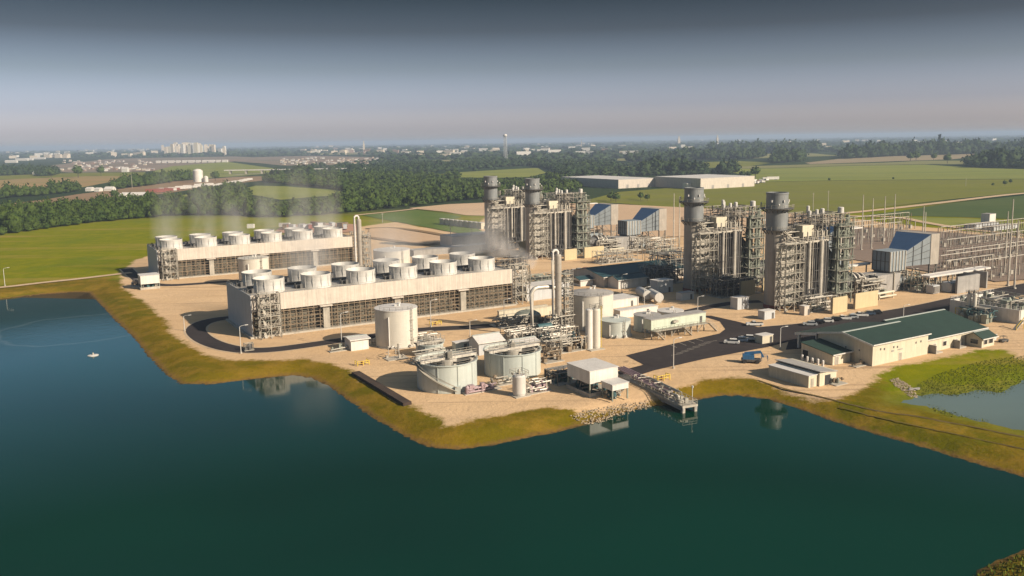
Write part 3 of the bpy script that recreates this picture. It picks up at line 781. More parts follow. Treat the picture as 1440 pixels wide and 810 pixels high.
# --- heat recovery steam generators, stacks, turbines and inlet filters: four of each, block by block
UNITS = [(240, 218.5, "rightmost"), (240, 262, "second from right"), (240.5, 386, "second from left"), (240.5, 431, "leftmost")]

def chimney():
    t = thing("exhaust_chimney", "", "chimney", 0, 0, 0, TH, "exhaust chimneys")
    link("lower_shell", MB().lathe(0, 0, [(3.75, 1.2), (3.75, 28.6)], 36), M['stacklow'], t)
    link("base_ring", MB().lathe(0, 0, [(3.95, 0), (3.95, 1.2)], 36), M['red'], t)
    up = MB().lathe(0, 0, [(3.85, 28.6), (3.85, 41.4), (4.0, 41.4), (4.0, 42), (3.5, 42), (3.5, 34)], 36, False)
    link("upper_shell", up, M['stackhigh'], t)
    link("flue", MB().lathe(0, 0, [(3.45, 36), (3.45, 36.1)], 24), M['black'], t)
    sm = MB()
    for k in range(1, 7): sm.lathe(0, 0, [(3.83, 1.2 + k * 3.9), (3.83, 1.42 + k * 3.9)], 36, True)
    link("stiffener_ring", sm, M['stacklow'], t)
    for z, r, nm in ((36.4, 5.9, "platform"), (28.7, 5.0, "platform")):
        mb = MB().lathe(0, 0, [(3.9, z - .25), (r, z - .25), (r, z), (3.9, z)], 32, False)
        for q in range(16):
            a = 2 * math.pi * q / 16; c, s = math.cos(a), math.sin(a); mb.bar((3.8 * c, 3.8 * s, z - 1.6), (r * c, r * s, z - .2), .2)
        p = link(nm, mb, M['darksteel'], t)
        pts = [(r * math.cos(2 * math.pi * q / 16), r * math.sin(2 * math.pi * q / 16), z) for q in range(17)]
        link("railing", MB().rail(pts, 1.2, .09, 3), M['steel'], p)
    ld = MB()
    for q in (-.35, .35): ld.bar((4.15, q, 29), (4.15, q, 41.5), .1)
    for k in range(12): ld.bar((4.15, -.5, 29.3 + k), (4.15, .5, 29.3 + k), .12)
    link("ladder", ld, M['steel'], t)
    lm = MB()
    for a in (3.4, 4.5, 5.6): lm.lathe(4.05 * math.cos(a), 4.05 * math.sin(a), [(.28, 38.6), (.28, 39.4)], 8)
    for q in (0, 2, 4): lm.lathe(5.8 * math.cos(q), 5.8 * math.sin(q), [(.15, 37.4), (.3, 38.0), (.1, 38.3)], 8)
    link("warning_lamp", lm, M['roofwhite'], t)
    return t

def boiler():
    t = thing("steam_generator", "", "boiler", 0, 0, 0, TH, "heat recovery boilers"); r = random.Random(11)
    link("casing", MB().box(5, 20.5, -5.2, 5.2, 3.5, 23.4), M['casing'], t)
    link("breeching", MB().hull([(3.0, -3, 6), (5, -5, 4.2), (5, 5, 4.2), (3.0, 3, 6)], [(3.0, -3, 18), (5, -5, 22.8), (5, 5, 22.8), (3.0, 3, 18)]), M['stacklow'], t)
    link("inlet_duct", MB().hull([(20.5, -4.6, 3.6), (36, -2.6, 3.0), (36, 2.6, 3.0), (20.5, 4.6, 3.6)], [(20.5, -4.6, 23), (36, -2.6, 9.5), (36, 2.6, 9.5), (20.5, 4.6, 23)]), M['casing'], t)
    link("insulated_duct", MB().box(-4.6, 5, -4.9, -4.1, 1.5, 23.2), M['lightsteel'], t)
    fm = MB()
    for yy in (-6.3, 6.3):
        for i in range(7): fm.bar((5.2 + i * 2.5, yy, 0), (5.2 + i * 2.5, yy, 24), .36)
        for z in (4, 9, 14, 19): fm.bar((5.2, yy, z), (20.4, yy, z), .18)
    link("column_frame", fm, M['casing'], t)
    gm = MB().box(-3, 21.4, -6.9, -6.0, 23.6, 24.3).box(5, 21.4, 6.0, 6.9, 23.6, 24.3).box(4.2, 21.4, -5.9, 5.9, 23.7, 23.95)
    link("deck", gm, M['lightsteel'], t)
    for yy in (-1, 1):
        pm = MB()
        for x, rr in ((6.9, .28), (9.6, .62), (11.4, .2), (15.9, .85)):
            pm.tube((x, yy * 7.0, 2 + r.uniform(0, 3)), (x, yy * 7.0, 24.2), rr, 12)
        link("downcomer", pm, M['lightsteel'], t)
    pm = MB()
    for x in (8.0, 12.6, 13.6, 19.6): pm.tube((x, -6.9, 1), (x, -6.9, 23), .2, 8)
    for x in (17.6, 18.7): pm.tube((x, -6.6, 1), (x, -6.6, 24), .5, 10)
    pipes(pm, 6, 20, -8.2, -6.8, .5, 7, 22, r, .1, .3); pipes(pm, 6, 20, -7.2, -6.4, 7, 23, 12, r, .08, .2)
    link("drain_pipework", pm, M['darksteel'], t)
    for x in (9, 14, 18.5):
        link("steam_drum", MB().tube((x, -6.2, 26.2), (x, 6.2, 26.2), 1.0, 16), M['steel'], t)
    pm = pipes(MB(), -2, 21, -6.4, 6.4, 24.6, 29.5, 80, r, .1, .3)
    for i in range(6):
        x = 6.5 + i * 2.5; pm.path([(x, -6.6, 23), (x, -6.6, 27.5), (x, -5.4, 28.4), (x, 4, 28.4)], .24, 8)
    link("deck_pipework", pm, M['steel'], t)
    pm = pipes(MB(), 4, 24, -6.2, 6.2, 24.4, 31, 60, r, .08, .2); pipes(pm, 10, 29, -7.5, 4, 28, 34, 60, r, .08, .25); link("relief_pipework", pm, M['darksteel'], t)
    link("upper_frame", MB().lattice(11, 21, -6.2, 6.2, 24.3, 33.4, 5, 3, 3, .2, .6, r).lattice(15, 29, -8, -3, 29, 33.6, 5, 2, 2, .18, .6, r).lattice(4.5, 9, -3, 5, 24.3, 30, 2, 2, 2, .18, .5, r).bar((-4, -6.6, 28.6), (3, -6.6, 24.4), .5, .2).bar((-2, -5.6, 28.6), (4, -5.6, 24.4), .3), M['steel'], t)
    link("instrument_cabin", MB().box(6.2, 12.0, -6.5, -3.2, 26.0, 30.0), M['beigewall'], t)
    rm = MB().rail([(-3, -6.9, 24.3), (21.4, -6.9, 24.3), (21.4, 6.9, 24.3), (5, 6.9, 24.3)], 1.15, .1, 1.8)
    rm.rail([(11, -6.2, 30.8), (21, -6.2, 30.8), (21, 6.2, 30.8), (11, 6.2, 30.8), (11, -6.2, 30.8)], 1.15, .1, 1.8)
    link("railing", rm, M['lightsteel'], t)
    for i, (x, y, z, rr) in enumerate(((12, -4.5, 33.9, .6), (14, -2, 35.4, .6), (15.2, -5, 34.2, .6), (17.5, 1, 34.4, .6), (18.6, -4.6, 34.4, .75), (26.5, -6.4, 34.6, 1.1))):
        o = link("silencer", MB().lathe(x, y, [(rr, z - 1.2), (rr, z + .9), (rr * .7, z + 1.1)], 14), M['fan'], t)
        link("vent_pipe", MB().tube((x, y, 24.3), (x, y, z - 1.1), rr * .45, 8), M['steel'], o)
    mb = MB()
    for x in (5.2, 6.2, 7.4, 8.4): mb.tube((x, 3.5, 28), (x, 3.5, 33.6 + r.uniform(-.5, .8)), .26, 8)
    link("relief_vent", mb, M['steel'], t)
    tw = MB().lattice(21.8, 30, -9.6, -5.0, 0, 29, 2, 1, 7, .32, .6, r); tw.lattice(23, 30, -9.6, -5.0, 29, 32, 2, 1, 1, .22, .6, r)
    link("pipe_tower_frame", tw, M['greensteel'], t)
    pm = MB()
    for x, y, rr in ((22.8, -8.6, .45), (24.8, -7.6, .55), (26.4, -8.8, .35), (28.4, -8.2, .75), (24, -6, .4), (27.2, -5.6, .5)):
        pm.tube((x, y, .5), (x, y, 30 + r.uniform(-3, 3)), rr, 10)
    pipes(pm, 21.8, 30, -9.5, -4.6, 1, 31, 34, r, .1, .28)
    link("riser_pipe", pm, M['greensteel'], t)
    lm = MB(); rm = MB()
    for k in range(1, 8):
        z = k * 29 / 7; lm.box(22, 30.4, -10.4, -5, z - .12, z); rm.rail([(22, -10.4, z), (30.4, -10.4, z), (30.4, -5, z)], 1.1, .1, 2)
    link("landing", lm, M['steel'], t); link("landing_railing", rm, M['greensteel'], t)
    link("service_platform", MB().box(30, 36, -9, -6, 27.4, 27.8), M['roofwhite'], t)
    return t

def turbine():
    t = thing("gas_turbine", "", "turbine", 0, 0, 0, TH, "gas turbine sets"); r = random.Random(21)
    link("enclosure", MB().box(60, 74, -5.4, 3.5, .2, 7.4), M['greyconc'], t)
    mb = MB()
    for x in (49.5, 52.5, 55.5):
        mb.tube((x, 0, 5.2), (x + .7, 0, 5.2), 4.1 - (x - 49.5) * .12, 20)
    link("duct_flange", mb, M['lightsteel'], t)
    link("diffuser", MB().tube((44, 0, 5.2), (60, 0, 5.0), 3.4, 20, 2.6), M['darksteel'], t)
    link("support_frame", MB().lattice(46, 60, -6.5, 5, 0, 6.5, 4, 2, 2, .25, .4, r), M['steel'], t)
    pm = pipes(MB(), 46, 62, -9, -4, .4, 8.5, 34, r, .1, .35); pipes(pm, 74, 88, -7, 5, .5, 8, 36, r, .1, .3)
    link("fuel_pipework", pm, M['steel'], t)
    link("generator", MB().box(75, 86, -2.8, 2.8, .3, 4.4).tube((74, 0, 2.4), (87, 0, 2.4), 1.9, 16), M['bluegrey'], t)
    vm = valves(MB(), 47, 60, -9.5, -6, .05, 12, r, .6, 1.8); valves(vm, 76, 92, -9, -5, .05, 10, r, .6, 2.2)
    pieces("auxiliary_unit", vm, M['greensteel'], t)
    link("pipe_rail", MB().tube((50, -12.6, 2.4), (60, -12.6, 2.4), .5, 10).tube((50, -13.6, 1.2), (60, -13.6, 1.2), .4, 10).bar((51, -13, 0), (51, -13, 2.4), .4).bar((59, -13, 0), (59, -13, 2.4), .4), M['beigewall'], t)
    return t

def filter_house():
    t = thing("air_filter_house", "", "filter house", 0, 0, 0, TH, "air inlet filter houses"); r = random.Random(31)
    link("filter_box", MB().box(82, 87.5, -8, 8, 9.6, 22), M['stacklow'], t)
    A_ = [(82, -7.8, 9.9), (82, 7.8, 9.9), (72, 4, 9.4), (72, -4, 9.4)]
    B_ = [(82, -7.8, 21.8), (82, 7.8, 21.8), (72, 4, 15.4), (72, -4, 15.4)]
    link("hopper", MB().add(A_ + B_, [(3, 2, 1, 0), (0, 1, 5, 4), (1, 2, 6, 5), (2, 3, 7, 6), (3, 0, 4, 7)]), M['bluegrey'], t)
    link("hopper_roof", MB().hull([(82, -7.9, 21.83), (82, 7.9, 21.83), (71.9, 4.1, 15.43), (71.9, -4.1, 15.43)], [(82, -7.9, 21.95), (82, 7.9, 21.95), (71.9, 4.1, 15.55), (71.9, -4.1, 15.55)]), M['hood'], t)
    jm = MB()
    for k in range(1, 4): jm.bar((82 - .05, -8 + .1, 9.7 + k * 3), (72.05, -4.02, 9.3 + k * 1.55), .14)
    for q in (.35, .7): jm.bar((82 - 10 * q, -7.9 + 3.8 * q, 9.7 - .3 * q), (82 - 10 * q, -7.9 + 3.8 * q, 21.9 - 6.4 * q), .14)
    link("panel_seam", jm, M['darksteel'], t)
    s = link("silencer_duct", MB().box(62, 72, -4, 4, 8, 16), M['bluegrey'], t)
    rm = MB()
    for i in range(6): rm.bar((62.3 + i * 1.88, -4.1, 8.1), (62.3 + i * 1.88, -4.1, 15.9), .34)
    link("duct_rib", rm, M['lightsteel'], s)
    rm = MB()
    for i in range(5): rm.bar((61.9, -3.9 + i * 1.95, 8.1), (61.9, -3.9 + i * 1.95, 15.9), .22)
    for z in (8.2, 12, 15.9): rm.bar((61.9, -4, z), (61.9, 4, z), .2)
    link("duct_stiffener", rm, M['darksteel'], s)
    link("elbow_duct", MB().hull([(63, -3, 6.4), (69, -3, 6.4), (69, 3, 6.4), (63, 3, 6.4)], [(62.5, -3.8, 8), (71, -3.8, 8), (71, 3.8, 8), (62.5, 3.8, 8)]), M['darksteel'], t)
    for x, y in ((82.5, -7.3), (82.5, 7.3), (87, -7.3), (87, 7.3)):
        link("leg", MB().bar((x, y, 0), (x, y, 9.6), .5), M['darksteel'], t)
    bm = MB()
    for y in (-7.3, 7.3): bm.bar((82.5, y, 0), (87, y, 9.2), .25); bm.bar((82.5, y, 5), (87, y, 5), .3)
    for x in (82.5, 87): bm.bar((x, -7.3, 5), (x, 7.3, 5), .3); bm.bar((x, -7.3, 0), (x, 7.3, 9.2), .2)
    for x in (63, 71): bm.bar((x, -5.6, 0), (x, -5.6, 7.9), .45); bm.bar((x, -5.6, 7.9), (x, 4, 7.9), .4)
    link("brace_frame", bm, M['steel'], t)
    return t

def acoustic_wall(w, h):
    t = thing("acoustic_wall", "", "wall", 0, 0, 0, TH, "tan acoustic walls")
    link("panel", MB().box(0, w, -.2, .2, .1, h), M['yellowwall'], t)
    pm = MB()
    for i in range(int(w / 3.2) + 1): pm.box(i * 3.2 - .14, i * 3.2 + .14, .22, .6, 0, h)
    link("post", pm, M['steel'], t)
    return t

protos = {}
def place(kind, maker, label, u, v, dz=0.0):
    x, y = UVW(u, v)
    if kind not in protos:
        o = protos[kind] = maker(); o["label"] = label; o.location = (x, y, dz)
    else: o = dup(protos[kind], label, (x, y, dz))
    return o
for u, v, w in UNITS:
    place('stack', chimney, f"grey exhaust chimney with a ring platform, {w} of the four chimneys", u, v)
    place('hrsg', boiler, f"tall boiler block wrapped in pipes beside the {w} chimney", u, v)
    place('gt', turbine, f"gas turbine enclosure and duct behind the boiler of the {w} chimney", u - 9, v)
    place('filter', filter_house, f"blue grey hooded air filter house behind the boiler of the {w} chimney", u - 2.2, v)
    place('aw1', lambda: acoustic_wall(7.6, 5.8), f"shorter tan acoustic wall in front of the boiler of the {w} chimney", u + 4.3 + 2, v - 20.6)
    place('aw2', lambda: acoustic_wall(12.5, 5.8), f"longer tan acoustic wall in front of the turbine of the {w} chimney", u + 19.5, v - 19.6)
    x, y = UVW(u - 5.2, v - 9.6)
    if 'st' not in protos: protos['st'] = stair_tower(f"tall open stair tower in front of the {w} chimney", x, y, 9.6, 4.6, 24.2, 40, group="stair towers beside the chimneys")
    else: dup(protos['st'], f"tall open stair tower in front of the {w} chimney", (x, y, 0))

# --- tanks
def base_of(pl, pr, yb, yt):
    g = at((pl + pr) / 2, yb)[:2]; r = (pr - pl) / 2 * depth(*g) / FOC; u = g / np.linalg.norm(g)
    return g[0], g[1], g + u * r, r, height_at(g[0], g[1], yt)

def spiral(mb, r, h, a0, a1, w=1.0):
    n = 14
    for k in range(n):
        t0, t1 = k / n, (k + 1) / n
        p = [((r + w / 2) * math.cos(a0 + (a1 - a0) * t), (r + w / 2) * math.sin(a0 + (a1 - a0) * t), .1 + h * t) for t in (t0, t1)]
        mb.bar(p[0], p[1], w, .12)
        for q in (-.45, .45):
            e = [((r + w / 2 + q) * math.cos(a0 + (a1 - a0) * t), (r + w / 2 + q) * math.sin(a0 + (a1 - a0) * t), 1.1 + h * t) for t in (t0, t1)]
            mb.bar(e[0], e[1], .1)
    return mb

def tank(label, pl, pr, yb, yt, mat='tankwhite', roof=.12, ladder=-1.0, group="closed storage tanks", stair=None, dome=False, roofmat=None):
    gx, gy, c, r, h = base_of(pl, pr, yb, yt)
    t = thing("storage_tank", label, "tank", c[0], c[1], 0, 0, group)
    sh = MB().lathe(0, 0, [(r, .25), (r, h)], 48)
    link("shell", sh, M[mat], t)
    link("foundation", MB().lathe(0, 0, [(r + .5, 0), (r + .5, .25)], 40), M['concrete'], t)
    link("roof", MB().lathe(0, 0, [(r + .12, h - .1), (r + .12, h + .12), (r * .1, h + .12 + r * roof), (0.01, h + .14 + r * roof)], 48, False), M[roofmat or mat], t)
    face = math.atan2(-c[1], -c[0])
    rg_ = MB()
    for k in range(1, int(h / 2.6)): rg_.lathe(0, 0, [(r + .015, k * 2.6), (r + .04, k * 2.6 + .03), (r + .015, k * 2.6 + .06)], 48, False)
    link("plate_seam", rg_, M[mat], t)
    pm = MB()
    a = face + .35
    pm.tube(((r + .3) * math.cos(face - .35), (r + .3) * math.sin(face - .35), .5), ((r + .3) * math.cos(face - .35), (r + .3) * math.sin(face - .35), h * .85), .22, 8)
    for q in (-.2, .1, .6):
        pm.tube((r * math.cos(face + q), r * math.sin(face + q), .8), ((r + 1.3) * math.cos(face + q), (r + 1.3) * math.sin(face + q), .8), .3, 8)
    pm.lathe(r * .15, 0, [(.35, h + r * roof * .8), (.35, h + r * roof + .9), (.6, h + r * roof + .9), (.6, h + r * roof + 1.1)], 10)
    pm.box(-.4, .4, -.4, .4, h + r * roof * .9, h + r * roof + .7)
    pieces("nozzle", pm, M['white'], t)
    lm = MB(); la = face + ladder
    c_, s_ = math.cos(la), math.sin(la)
    for q in (-.3, .3): lm.bar(((r + .25) * c_ - q * s_, (r + .25) * s_ + q * c_, .3), ((r + .25) * c_ - q * s_, (r + .25) * s_ + q * c_, h + 1), .12)
    for k in range(int(h / .9)): lm.bar(((r + .25) * c_ - .4 * s_, (r + .25) * s_ + .4 * c_, .5 + k * .9), ((r + .25) * c_ + .4 * s_, (r + .25) * s_ - .4 * c_, .5 + k * .9), .1)
    for k in range(int(h / 3)):
        z = 2.5 + k * 3
        lm.path([((r + .2) * c_ - .7 * s_, (r + .2) * s_ + .7 * c_, z), ((r + 1) * c_, (r + 1) * s_, z), ((r + .2) * c_ + .7 * s_, (r + .2) * s_ - .7 * c_, z)], .08, 4)
    link("ladder", lm, M['steel'], t)
    pts = [(r * math.cos(face + q * .3), r * math.sin(face + q * .3), h + .1) for q in range(-3, 4)]
    if h > 6: link("roof_railing", MB().rail([(p[0] * .97, p[1] * .97, p[2]) for p in pts], 1.05, .07, 2), M['steel'], t)
    if stair: link("spiral_stair", spiral(MB(), r, h, face + stair[0], face + stair[1]), M['steel'], t)
    return t, c, r, h

tank("tall white cylindrical storage tank in front of the nearer cooling tower", 528.5, 589, 491, 438, 'tankwhite', .06, .75, roofmat='roofwhite')
tank("largest cream storage tank, behind the slim vertical silo", 799, 863, 466, 417, 'tankwhite', .16, .45, roofmat='roofgrey')
tank("squat pale green tank at the right foot of the slim silo", 843.5, 887, 476, 454, 'palegreen', .10, .6)
tank("wide white tank between the two cooling towers, beside the evaporator column", 526, 578, 391, 354, 'tankwhite', .06, .6, roofmat='roofwhite')
tank("white tank between the two cooling towers at their left ends", 337.5, 379.6, 404, 365, 'tankwhite', .06, .5)
tank("low round grey tank left behind the pale green cabin on stilts", 891, 929, 468, 446, 'palegreen', .05, .3, roofmat='roofgrey')
tank("low round tank with a pale roof, nearest the horizontal bullet tanks", 924, 961, 458, 440, 'tankwhite', .05, .3, roofmat='roofwhite')

def clarifier(label, pl, pr, yb, yt, stair):
    gx, gy, c, r, h = base_of(pl, pr, yb, yt); face = math.atan2(-c[1], -c[0])
    t = thing("clarifier_tank", label, "clarifier", c[0], c[1], 0, 0, "open clarifier tanks"); rd_ = random.Random(int(pl))
    shell = MB().lathe(0, 0, [(r, .05), (r, h), (r + .3, h), (r + .3, h + .25), (r - .15, h + .25), (r - .15, h - 3)], 56, False)
    sm = shell
    for q in (-.9, -.3, .35, .95):
        a = face + q; sm.bar(((r + .06) * math.cos(a), (r + .06) * math.sin(a), .1), ((r + .06) * math.cos(a), (r + .06) * math.sin(a), h), .16)
    link("shell", shell, M['palegreen'], t)
    link("water_surface", MB().lathe(0, 0, [(r - .2, h - 1.3), (r - .2, h - 1.25)], 40), M['murk'], t)
    lm = MB().lathe(0, 0, [(r - 1.5, h - 1.6), (r - 1.5, h - .3), (r - .3, h - .3)], 40, False).lathe(0, 0, [(2.6, h - 1.5), (2.6, h + .4), (2.3, h + .4), (2.3, h - 1.4)], 20, False)
    link("launder", lm, M['lightsteel'], t)
    brm = MB(); br = TH + .05; cx, sx_ = math.cos(br), math.sin(br)
    def loc(x, y, z): return (x * cx - y * sx_, x * sx_ + y * cx, z)
    for y in (-1.1, 1.1):
        brm.bar(loc(-r - .5, y, h + .5), loc(r + .5, y, h + .5), .3, .7)
    brm.bar(loc(-r - .5, 0, h + .65), loc(r + .5, 0, h + .65), 2.1, .1)
    b = link("bridge", brm, M['lightsteel'], t)
    rm = MB()
    for y in (-1.2, 1.2): rm.rail([loc(-r - .5, y, h + .8), loc(r + .5, y, h + .8)], 1.1, .09, 1.6)
    link("railing", rm, M['steel'], b)
    pm = MB()
    for q in range(6):
        a = q * math.pi / 3 + .3; pm.bar((2.4 * math.cos(a), 2.4 * math.sin(a), h - .4), ((r - 1.6) * math.cos(a), (r - 1.6) * math.sin(a), h - .4), .3, .5)
    link("rake_arm", pm, M['darksteel'], t)
    link("drive_unit", valves(MB().lathe(0, 0, [(.8, h + .7), (.8, h + 1.5), (.4, h + 1.9)], 14), -2, 2, -2, 2, h + .7, 5, rd_, .5, 1.1), M['steel'], t)
    pts = [((r + .25) * math.cos(2 * math.pi * q / 28), (r + .25) * math.sin(2 * math.pi * q / 28), h + .2) for q in range(17, 29)]
    link("rim_railing", MB().rail(pts, 1.05, .07, 2.5), M['steel'], t)
    if stair: link("spiral_stair", spiral(MB(), r, h, face + stair[0], face + stair[1], .9), M['steel'], t)
    pm = MB(); a = face - .1
    pm.box(r * math.cos(face + .35) - .7, r * math.cos(face + .35) + .7, r * math.sin(face + .35) - 1.0, r * math.sin(face + .35) + .2, 0, 1.9)
    link("manway", pm, M['palegreen'], t)
    return t, c, r, h
c1 = clarifier("nearest open clarifier tank with a stair curling up its pale green side", 586, 673, 554, 516, (.42, -1.25))
c2 = clarifier("open pale green clarifier tank right of the nearest clarifier", 680, 762, 534, 501, None)
c3 = clarifier("small open clarifier tank beside the tall white storage tank", 585, 624, 503, 487, None)

def silo(label, pl, pr, yb, yt, mats, twin=True):
    gx, gy, c, r, h = base_of(pl, pr, yb, yt)
    t = thing("vertical_silo", label, "silo", c[0], c[1], 0, TH, "slim upright vessels"); r *= .98
    x0 = r * .45 if twin else 0; rr = r * .62 if twin else r
    link("vessel", MB().lathe(x0, 0, [(rr * .9, .2), (rr, .8), (rr, h - .4), (rr * .8, h)], 28), M[mats[0]], t)
    if twin: link("vessel", MB().lathe(-r * .5, .6, [(r * .5, .2), (r * .5, h - .3), (r * .3, h)], 24), M[mats[1]], t)
    link("foundation", MB().box(-r - .4, r + .4, -r - .3, r + .6, 0, .2), M['concrete'], t)
    lm = MB()
    for q in (-.3, .3): lm.bar((x0 + rr * .75, -rr * .75 + q - .1, .3), (x0 + rr * .75, -rr * .75 + q - .1, h + .8), .09)
    for k in range(int(h / .8)): lm.bar((x0 + rr * .75, -rr * .75 - .4, .5 + k * .8), (x0 + rr * .75, -rr * .75 + .3, .5 + k * .8), .08)
    link("ladder", lm, M['yellow'] if twin else M['steel'], t)
    tm = MB().rail([(x0 - rr, -rr, h), (x0 + rr, -rr, h), (x0 + rr, rr, h), (x0 - rr, rr, h), (x0 - rr, -rr, h)], 1.1, .08, 1.2)
    valves(tm, x0 - rr * .6, x0 + rr * .6, -rr * .6, rr * .6, h - .1, 4, random.Random(5), .4, .9)
    link("top_platform", tm, M['steel'], t)
    return t
silo("slim cream vertical silo with a yellow caged ladder in front of the largest cream tank", 823.7, 845, 493, 436, ('tankwhite', 'white'))
silo("short grey pressure vessel standing right of the nearest clarifier", 720.5, 740.5, 559, 529, ('fan', 'fan'), False)
silo("left of the two slim pale silos by the walled chemical yard", 1358.5, 1364.5, 446, 413, ('tankwhite', 'white'), False)
silo("right of the two slim pale silos by the walled chemical yard", 1366, 1372, 447, 413, ('tankwhite', 'white'), False)

# --- evaporator columns
def evaporator(label, px, yb, h, rcol, seed, big):
    g = at(px, yb); t = thing("evaporator_column", label, "column", g[0], g[1], 0, TH, "evaporator columns"); r = random.Random(seed)
    link("column", MB().lathe(0, 0, [(rcol * .9, 0), (rcol, 1), (rcol, h * .95), (rcol * .85, h * .97)], 28), M['stacklow'], t)
    rm = MB()
    for k in range(1, 9): rm.lathe(0, 0, [(rcol + .1, h * k / 9.4), (rcol + .1, h * k / 9.4 + .15)], 28, True)
    link("band", rm, M['steel'], t)
    x1 = -(rcol + .95); R_ = -x1 / 2
    arc = [(x1, 0, h * .12), (x1, 0, h * .6)] + [(x1 / 2 - R_ * math.cos(q * math.pi / 8), 0, h * .985 + R_ * math.sin(q * math.pi / 8)) for q in range(9)] + [(0, 0, h * .95)]
    link("vapour_pipe", MB().path(arc, .42, 12), M['roofwhite'], t)
    tw = MB().lattice(rcol + .3, rcol + 3.4, -1.8, 1.8, 0, h * .72, 1, 1, 8, .26, .9, r)
    f = link("access_frame", tw, M['steel'], t)
    lm = MB(); hm = MB()
    for k in range(1, 9):
        z = h * .72 * k / 8; lm.box(rcol + .2, rcol + 3.5, -1.9, 1.9, z - .1, z); hm.rail([(rcol + .2, -1.9, z), (rcol + 3.5, -1.9, z), (rcol + 3.5, 1.9, z)], 1.1, .09, 1.6)
    link("landing", lm, M['greensteel'], f); link("railing", hm, M['lightsteel'], f)
    pm = pipes(MB(), -4, 5, -3, 3, .4, h * .3, 26, r, .12, .35); pipes(pm, rcol, rcol + 4, -2.2, 2.2, 1, h * .7, 14, r, .1, .22)
    link("pipework", pm, M['steel'], t)
    if big:
        pm = MB()
        pts = [(-9.5, 1, .5), (-9.5, 1, 13.5)] + [(-7.2 - 2.3 * math.cos(a), 1, 13.5 + 2.0 * math.sin(a)) for a in (.5, 1.05, 1.57)] + [(-3.0, 1, 15.3), (-1.0, .5, 15.0)]
        pm.path(pts, .72, 14)
        link("vapour_duct", pm, M['lightsteel'], t)
        link("circulation_pipe", MB().path([(-2.4, -.6, 24), (-2.4, -.6, 5), (-3.2, -.8, 4), (-5.0, -1, 3.6), (-5.6, -1, 2.8), (-5.6, -1, .3)], .55, 12), M['lightsteel'], t)
        link("drum", MB().tube((-9, -1.5, 3), (-4, -1.5, 3), 1.2, 16), M['tealpaint'], t)
    return t
evaporator("evaporator column with a looped vapour pipe between the two cooling towers", 508, 398, 29.5, 1.1, 51, False)
evaporator("tall evaporator column with a looped vapour pipe left of the largest cream tank", 785.5, 468, 26.5, 1.1, 52, True)

# ------------------------------------------------------------------ buildings
def gable(name, label, cat, u0, u1, v0, v1, eave, ridge, wall, roof, group=None, ridge_at=.5, over=.5, wall_to=None, z=0.0, eave2=None):
    """gabled building on the plant grid, ridge along u"""
    x, y = UVW(u0, v0); L, W = u1 - u0, v1 - v0; t = thing(name, label, cat, x, y, z, TH, group); yr = W * ridge_at
    Wc = wall_to or W; e2 = eave2 or eave; ec = ridge - (ridge - e2) * (Wc - yr) / max(W - yr, .01) if wall_to else e2
    wm = MB().add([(0, 0, 0), (L, 0, 0), (L, Wc, 0), (0, Wc, 0), (0, 0, eave), (L, 0, eave), (L, Wc, ec), (0, Wc, ec), (0, yr, ridge), (L, yr, ridge)],
                  [(0, 1, 5, 4), (2, 3, 7, 6), (3, 0, 4, 8, 7), (1, 2, 6, 9, 5), (3, 2, 1, 0)])
    link("wall", wm, M[wall], t)
    rm = MB(); s0 = (ridge - eave) / max(yr, .01); s1 = (ridge - (eave2 or eave)) / max(W - yr, .01); th = .18
    a = [(-over, -over, eave - over * s0 + .03), (L + over, -over, eave - over * s0 + .03), (L + over, yr, ridge + .03), (-over, yr, ridge + .03)]
    rm.hull(a, [(p[0], p[1], p[2] + th) for p in a])
    if W - yr > .1:
        b = [(-over, yr, ridge + .03), (L + over, yr, ridge + .03), (L + over, W + over, e2 - over * s1 + .03), (-over, W + over, e2 - over * s1 + .03)]
        rm.hull(b, [(p[0], p[1], p[2] + th) for p in b])
    r = link("roof", rm, M[roof], t)
    tr = MB().bar((-over - .03, -over - .06, eave - over * s0 + .1), (L + over + .03, -over - .06, eave - over * s0 + .1), .16, .3)
    link("gutter", tr, M['white'], r)
    if W - yr > .1: link("ridge_cap", MB().bar((-over - .02, yr, ridge + .28), (L + over + .02, yr, ridge + .28), .7, .12), M['roofteal' if roof == 'roofteal' else 'palegreen'], r)
    return t

def opening(t, name, x0, x1, z0, z1, mat='glass', frame=True):
    """door or window on the front wall (local y = 0)"""
    o = link(name, MB().box(x0, x1, -.06, .02, z0, z1), M[mat], t)
    if frame:
        f = MB().box(x0 - .12, x1 + .12, -.1, -.005, z1, z1 + .12).box(x0 - .12, x0, -.1, -.005, z0, z1).box(x1, x1 + .12, -.1, -.005, z0, z1)
        link("frame", f, M['white'], o)
    return o
def side_opening(t, name, y0, y1, z0, z1, mat='glass'):
    o = link(name, MB().box(-.06, .02, y0, y1, z0, z1), M[mat], t)
    link("frame", MB().box(-.1, -.005, y0 - .1, y1 + .1, z1, z1 + .12), M['white'], o); return o

w1 = gable("maintenance_hall", "cream hall with a dark green gabled roof and an open bay at its left end", "building", 198.3, 222.4, 145.7, 171.4, 5.9, 7.5, 'beigewall', 'roofgreen', ridge_at=.37, wall_to=18.2, eave2=4.5)
for x in (3, 4.6, 8.6, 10.2, 18.4, 20.6): opening(w1, "wall_lamp", x, x + .5, 3.6 + (x % 2) * .4, 4.2 + (x % 2) * .4, 'darksteel', False)
opening(w1, "door", 11.4, 12.4, 0.05, 2.2, 'steel'); opening(w1, "wall_vent", 7.9, 9, 2.9, 3.3, 'greyconc', False); opening(w1, "wall_vent", 10.6, 12.8, 3.0, 3.3, 'greyconc', False)
for y in (4, 8.4): side_opening(w1, "wall_lamp", y, y + .4, 3.4, 3.9, 'darksteel')
